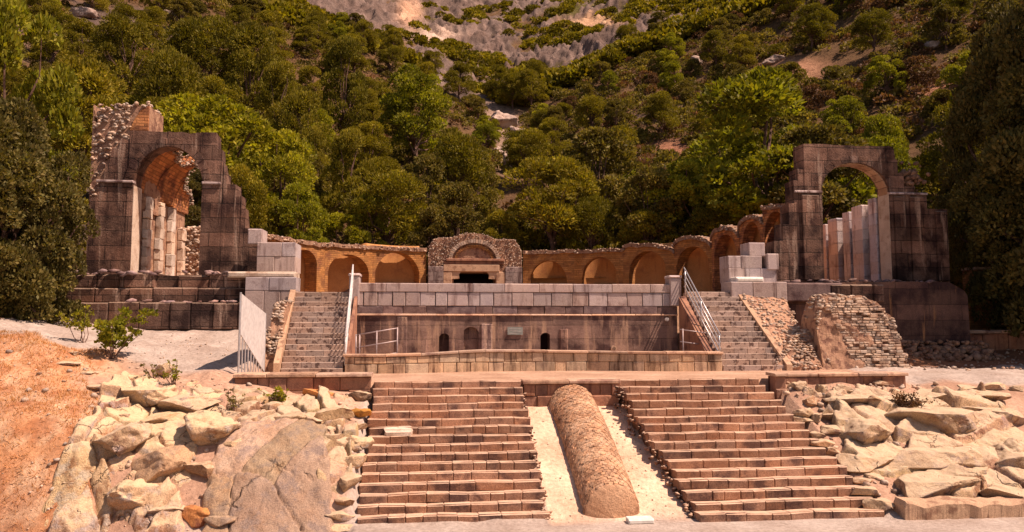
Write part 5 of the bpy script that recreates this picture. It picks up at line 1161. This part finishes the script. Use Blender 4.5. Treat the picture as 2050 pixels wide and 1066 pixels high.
LOOK = {'pine': 'rounded olive-green pine', 'euc': 'loose dull-green eucalyptus', 'bright': 'bright green leafy tree', 'shrub': 'low olive shrub', 'brown': 'brown dry shrub', 'gshrub': 'low green shrub', 'deep': 'dense dark green tree', 'bush': 'large dark leafy bush'}
CAT = {'pine': 'tree', 'euc': 'tree', 'bright': 'tree', 'shrub': 'shrub', 'brown': 'shrub', 'gshrub': 'shrub', 'deep': 'tree', 'bush': 'bush'}
placed = []
def plant(kind, loc, width, height=None, label=None, g=rng, group=None):
    name, parts, H_, Wd = PR[kind][int(g.integers(0, len(PR[kind])))]
    o = bpy.data.objects.new(name, None); sc.collection.objects.link(o); o.location = loc; o.empty_display_size = .5
    s = width / Wd; sz_ = (height / H_) if height else s * g.uniform(.9, 1.15); o.scale = (s, s * g.uniform(.9, 1.1), sz_); o.rotation_euler = (0, 0, g.uniform(0, 6.28))
    for pn, me in parts:
        c = bpy.data.objects.new(pn, me); sc.collection.objects.link(c); c.parent = o
    tag(o, label, CAT[kind], group or ('trees on the hillside' if CAT[kind] == 'tree' else 'shrubs on the hillside'))
    if not label: placed.append((o, kind, pix((loc[0], loc[1], loc[2] + (sz_ * H_) * .5))))
    return o
def hillhit(px, py, r0=47.5):
    d = np.array(ray(px, py)); q = hypot(d[0], d[1]); r = np.arange(r0, 230, .5); t = r / q; X, Y, Z = d[0] * t, d[1] * t, EYE + d[2] * t
    hzv = hill_z(X, Y); k = np.argmax(hzv >= Z) if (hzv >= Z).any() else len(r) - 1
    return X[k], Y[k], hzv[k], r[k]
def tree_at(kind, px, ytop, ybot, wpx, label=None, r=None):
    """a tree whose crown spans ytop..ybot in the photo"""
    if r is None: X, Y, Z, r = hillhit(px, ybot)
    else:
        d = np.array(ray(px, ybot)); q = hypot(d[0], d[1]); X, Y = d[0] * r / q, d[1] * r / q; Z = float(hill_z(X, Y)) if r > 47 else float(ground_z(np.array([X]), np.array([Y]))[0])
    top = EYE + ray(px, ytop)[2] * r / hypot(*ray(px, ytop)[:2]); h = max(top - Z, 1.5)
    return plant(kind, (X, Y, Z - .1), wpx * r / FPX, h, label)
TR = [('pine', 1105, 308, 505, 200, 51), ('pine', 1185, 385, 510, 110, 50), ('pine', 775, 343, 505, 205, 51), ('bright', 592, 358, 485, 130, 50), ('euc', 1200, 248, 480, 200, 56), ('bright', 1545, 138, 470, 340, 52),
      ('bright', 1395, 305, 480, 200, 51), ('euc', 1300, 330, 500, 150, 50), ('euc', 915, 360, 505, 140, 50), ('euc', 1640, 240, 480, 230, 50), ('bright', 1760, 255, 500, 150, 54), ('pine', 1000, 420, 505, 90, 49.5),
      ('bright', 430, 185, 470, 280, 55), ('bright', 560, 250, 470, 170, 53), ('pine', 335, 85, 260, 130, 75), ('pine', 150, 120, 330, 190, 62), ('pine', 560, 120, 260, 110, 80), ('pine', 610, 185, 330, 110, 68),
      ('pine', 410, 25, 180, 150, 90), ('pine', 700, 255, 420, 110, 58), ('pine', 910, 250, 400, 150, 60), ('pine', 630, 250, 330, 60, 64), ('pine', 250, 30, 200, 130, 88), ('bright', 830, 130, 260, 170, 90), ('pine', 690, 70, 230, 110, 92), ('pine', 500, 50, 220, 120, 88),
      ('bright', 680, 420, 510, 110, 50), ('pine', 480, 330, 500, 120, 50), ('euc', 850, 300, 480, 120, 55), ('bright', 1760, 220, 420, 110, 60), ('bright', 740, 380, 505, 90, 50), ('pine', 1300, 420, 505, 120, 49.5), ('pine', 1420, 400, 500, 120, 49.5), ('euc', 860, 400, 508, 100, 49)]
for t_ in TR: tree_at(*t_[:5], r=t_[5])
# natural spread over the slope, Poisson-like
bare = [(1000, 240, 42, 34), (1020, 315, 30, 44), (1600, 140, 100, 26), (1900, 180, 60, 24), (1340, 300, 50, 20), (1660, 130, 80, 25)]
g = np.random.default_rng(501); pts = [(o.location[0], o.location[1], 2.6) for o, _, _ in placed]; cnt = 0
for _ in range(14000):
    if cnt >= 250: break
    r = 49 + 105 * g.random() ** .75; px_ = g.uniform(-60, 2110); az = math.atan((px_ - 1025) / FPX) + YAW; X, Y = r * sin(az), r * cos(az); Z = float(hill_z(X, Y)); u, v = pix((X, Y, Z + 1))
    if v < -60: continue
    left = px_ < 760 + 100 * vn(np.array([[r * .1, 0, 0]]))[0]
    kd = g.choice(['pine', 'bright', 'euc', 'shrub', 'gshrub', 'brown'], p=[.62, .14, .12, .04, .08, .0] if left else ([.20, .12, .12, .20, .20, .16] if px_ > 1150 else [.30, .08, .12, .18, .20, .12]))
    if any(((u - b[0]) / b[2]) ** 2 + ((v - b[1]) / b[3]) ** 2 < 1 for b in bare): continue
    wd = {'pine': g.uniform(4.2, 6.5), 'bright': g.uniform(3.8, 5.6), 'euc': g.uniform(3.8, 5.8)}.get(kd, g.uniform(3.0, 5.2))
    if any(hypot(X - a, Y - b) < (.34 * wd + .50 * c) for a, b, c in pts): continue
    pts.append((X, Y, wd * .5)); plant(kd, (X, Y, Z - .2), wd, g=g); cnt += 1
# the named big trees framing the ruins
def near_tree(kind, px, py, Yd, wd, h, z, label):
    p = W(px, py, Yd); return plant(kind, (p[0], p[1], z), wd, h, label, group='big trees framing the ruins')
near_tree('bush', 22, 560, 26.2, 4.7, 7.6, 4.0, 'large dark leafy bush overhanging the far left end of the podium')
near_tree('bush', -10, 560, 27.0, 4.2, 3.6, 4.2, 'lower dark bush growing under the large bush at far left')
near_tree('bush', -60, 560, 24.5, 5.0, 6.5, 4.2, 'dark leafy bush cut by the left photo edge')
near_tree('deep', 2050, 500, 31, 6.3, 15.5, 4.0, 'tall dense dark tree at the right edge beside the right arch ruin')
near_tree('deep', 2150, 500, 28, 8.0, 13, 3.6, 'dense dark tree just outside the right edge, shading the low wall')
near_tree('deep', 2230, 500, 26.5, 9.0, 19, 3.5, 'tall dark tree added beyond the right edge to shade the ruin')  # added outside the view so its shade reaches the right ruin
near_tree('deep', 1975, 500, 36, 5.0, 8.5, 5.2, 'dark tree behind the orange brick stub at the right')
near_tree('bright', 30, 200, 46, 8.0, 17, 6.5, 'tall feathery tree at the top left corner')
near_tree('deep', 1925, 500, 40, 4.0, 7.0, 5.5, 'dark green tree between right arch ruin and the tall dark tree')
near_tree('deep', 400, 500, 44, 4.5, 7.0, 6.2, 'dark tree seen through the left arch opening')

# labels for hillside plants: look + where, ranked left to right
def hz_(u):
    for lim, nm in ((200, 'far left bush'), (470, 'left arch'), (700, 'left grey pedestal'), (860, 'left-hand niches'), (1050, 'central shrine'), (1260, 'right-hand niches'), (1480, 'rising vault cells'), (1620, 'right arch pier'), (1850, 'right arch')):
        if u < lim: return nm
    return 'right edge trees'
def vt_(v):
    for lim, nm in ((60, 'at the photo top above the'), (140, 'high on slope above the'), (220, 'on the upper slope above the'), (300, 'halfway up slope above the'), (380, 'low on slope above the')):
        if v < lim: return nm
    return 'right behind the'
cells = {}
for o, k, (u, v) in placed: cells.setdefault((LOOK[k], vt_(v), hz_(u)), []).append((u, o))
ORD = ['first', 'second', 'third', 'fourth', 'fifth', 'sixth', 'seventh', 'eighth', 'ninth']
for (lk, vt, hz__), lst in cells.items():
    lst.sort(key=lambda a: a[0]); n_ = len(lst)
    for i, (u, o) in enumerate(lst):
        if n_ == 1: o['label'] = f'{lk} {vt} {hz__}'
        elif n_ == 2: o['label'] = f"{['left', 'right'][i]} one of two: {lk} {vt} {hz__}"
        else: o['label'] = f'{lk}, {ORD[min(i, 8)]} from left, {vt} {hz__}'

# scrub cover on hillside and mountain: uncountable
g = np.random.default_rng(601)
def scrub(n, r0, r1, size, leaf, nl, seed, m, nm, lb, pw=1.0):
    g = np.random.default_rng(seed); az = g.uniform(R(-33), R(45), n * 2); r = r0 + (r1 - r0) * g.random(n * 2) ** pw; X = r * np.sin(az); Y = r * np.cos(az); P_ = np.stack([X, Y, X * 0], -1)
    keep = (fbm(P_ * .11, 3, 91) + .5 * fbm(P_ * .03, 3, 92)) > -.55 ; X, Y = X[keep][:n], Y[keep][:n]; Z = hill_z(X, Y); rk_ = rockf(X, Y); rq = g.random(len(X))
    ok = []
    for i in range(len(X)):
        a, b = pix((X[i], Y[i], Z[i])); ok.append(rk_[i] < .35 + .55 * (rq[i] < .38) and -40 < a < 2090 and b > -60 and not any(((a - q[0]) / q[2]) ** 2 + ((b - q[1]) / q[3]) ** 2 < 1 for q in bare + [(1185, 48, 52, 13), (820, 30, 20, 26), (860, 75, 50, 8)]))
    ok = np.array(ok); X, Y, Z = X[ok], Y[ok], Z[ok]; s = size * g.uniform(.5, 1.4, len(X)); C = np.stack([X, Y, Z + s * .25], -1); Rr = np.stack([s, s, s * .7], -1)
    V, F, T = leaves(C, Rr, nl, leaf, .4, seed, .3, .6, .35, .45)
    tag(obj(nm, V, F, m, None, T, org=(0, 0, 0)), lb, 'scrub', kind='stuff')
scrub(4200, 50, 165, 1.15, .36, 330000, 611, M['olive'], 'hillside_scrub', 'low olive scrub filling the gaps between hillside trees')
scrub(1000, 50, 155, 1.1, .34, 80000, 613, M['brown'], 'dry_hillside_scrub', 'reddish brown dry scrub between the hillside trees')
scrub(12000, 145, 540, 2.4, .95, 420000, 612, M['pine'], 'mountain_scrub', 'dark green scrub dotting the rocky mountain', 1.3)

# small near plants
def sprig(px, py, Yd, kind, label, n=9, h=.8, sp=.35, leaf=.05, mt='bright', seed=1, nl=500, lean=(0, 0), cat='plant'):
    g = np.random.default_rng(seed); p = W(px, py, Yd); zb = float(ground_z(np.array([p[0]]), np.array([p[1]]))[0]); root = thing('small_plant' if cat == 'plant' else cat.replace(' ', '_'), (p[0], p[1], zb), label, cat)
    mb = MB(); C = []
    for i in range(n):
        e = np.array([p[0] + lean[0] + g.normal() * sp, p[1] + lean[1] + g.normal() * sp * .6, zb + h * g.uniform(.45, 1.1)]); limb(mb, (p[0], p[1], zb - .05), e, .014, .005, g, 5, .12)
        for t in (.55, .75, .95): C.append(np.array([p[0], p[1], zb]) * (1 - t) + e * t + g.normal(size=3) * .05)
    mb.build('stems', M['bark'], root); C = np.array(C); V, F, T = leaves(C, np.tile([sp * .42, sp * .42, sp * .34], (len(C), 1)), nl, leaf, .45, seed, .5, .1)
    obj('leaves', V, F, M[mt], root, T)
sprig(225, 680, 21.6, 's', 'small fig-like shrub with green leaves on the edge of the left path', 12, 1.25, .42, .09, 'bright', 5, 1500, (.15, 0), 'shrub')
sprig(170, 650, 22.8, 's', 'thin arching branch with yellow-green leaves left of the fig-like shrub', 6, 1.2, .35, .07, 'bright', 6, 420, (-.35, 0), 'branch')
sprig(350, 775, 20.2, 's', 'thin green weed with upright stems at the top of left outcrop', 8, .75, .2, .05, 'bright', 7, 260)
sprig(310, 760, 20.4, 's', 'wispy weed beside the upright white stone', 5, .6, .15, .05, 'olive', 8, 120)
sprig(558, 815, 19.9, 's', 'small tufted green plant below the left retaining wall', 12, .35, .16, .05, 'bright', 9, 500)
sprig(470, 830, 19.2, 's', 'small weed near the left end of the retaining wall', 7, .55, .14, .045, 'olive', 10, 200)
sprig(1812, 838, 19.2, 's', 'brown dry bush among the boulders of the right bank', 24, .5, .28, .05, 'brown', 11, 900, (0, 0), 'dry bush')
# dry grass on left bank (uncountable)
g = np.random.default_rng(700); n = 60000; X = g.uniform(-15, -4.5, n); Y = g.uniform(15.9, 23.5, n); P_ = np.stack([X, Y, X * 0], -1); q = fbm(P_ * .8, 4, 77)
sw = (X + .8 * q + .35 * (Y - 17)) < -6.9; sw &= (Y + .5 * q + .25 * (X + 9)) < 22.1 ; sw |= (X < -13); sw &= g.random(n) < (.35 + .65 * sstep(-.3, .3, vn(P_ * 2.3, 8)))
X, Y = X[sw], Y[sw]
Xb = g.uniform(-12, -2.6, 5000); Yb = g.uniform(15.2, 15.95, 5000); X = np.r_[X, Xb]; Y = np.r_[Y, Yb]; Z = ground_z(X, Y); n = len(X)
hgt = g.uniform(.03, .11, n); a = g.uniform(0, 2 * pi, n); w_ = .006 + .006 * g.random(n); ln = g.normal(size=(n, 2)) * .06
b0 = np.stack([X - w_ * np.cos(a), Y - w_ * np.sin(a), Z - .01], -1); b1 = np.stack([X + w_ * np.cos(a), Y + w_ * np.sin(a), Z - .01], -1); tp = np.stack([X + ln[:, 0], Y + ln[:, 1], Z + hgt], -1)
V = np.stack([b0, b1, tp], 1).reshape(-1, 3); tt = g.uniform(.7, 1.35, n); tw = g.uniform(-.1, .1, n); T = np.repeat(np.stack([tt * (1 + tw), tt, tt * (1 - tw)], -1), 3, 0)
tag(obj('dry_grass', V, np.arange(3 * n).reshape(n, 3), M['straw'], None, T, org=(0, 0, 0)), 'dry orange grass covering the left slope', 'grass', kind='stuff')
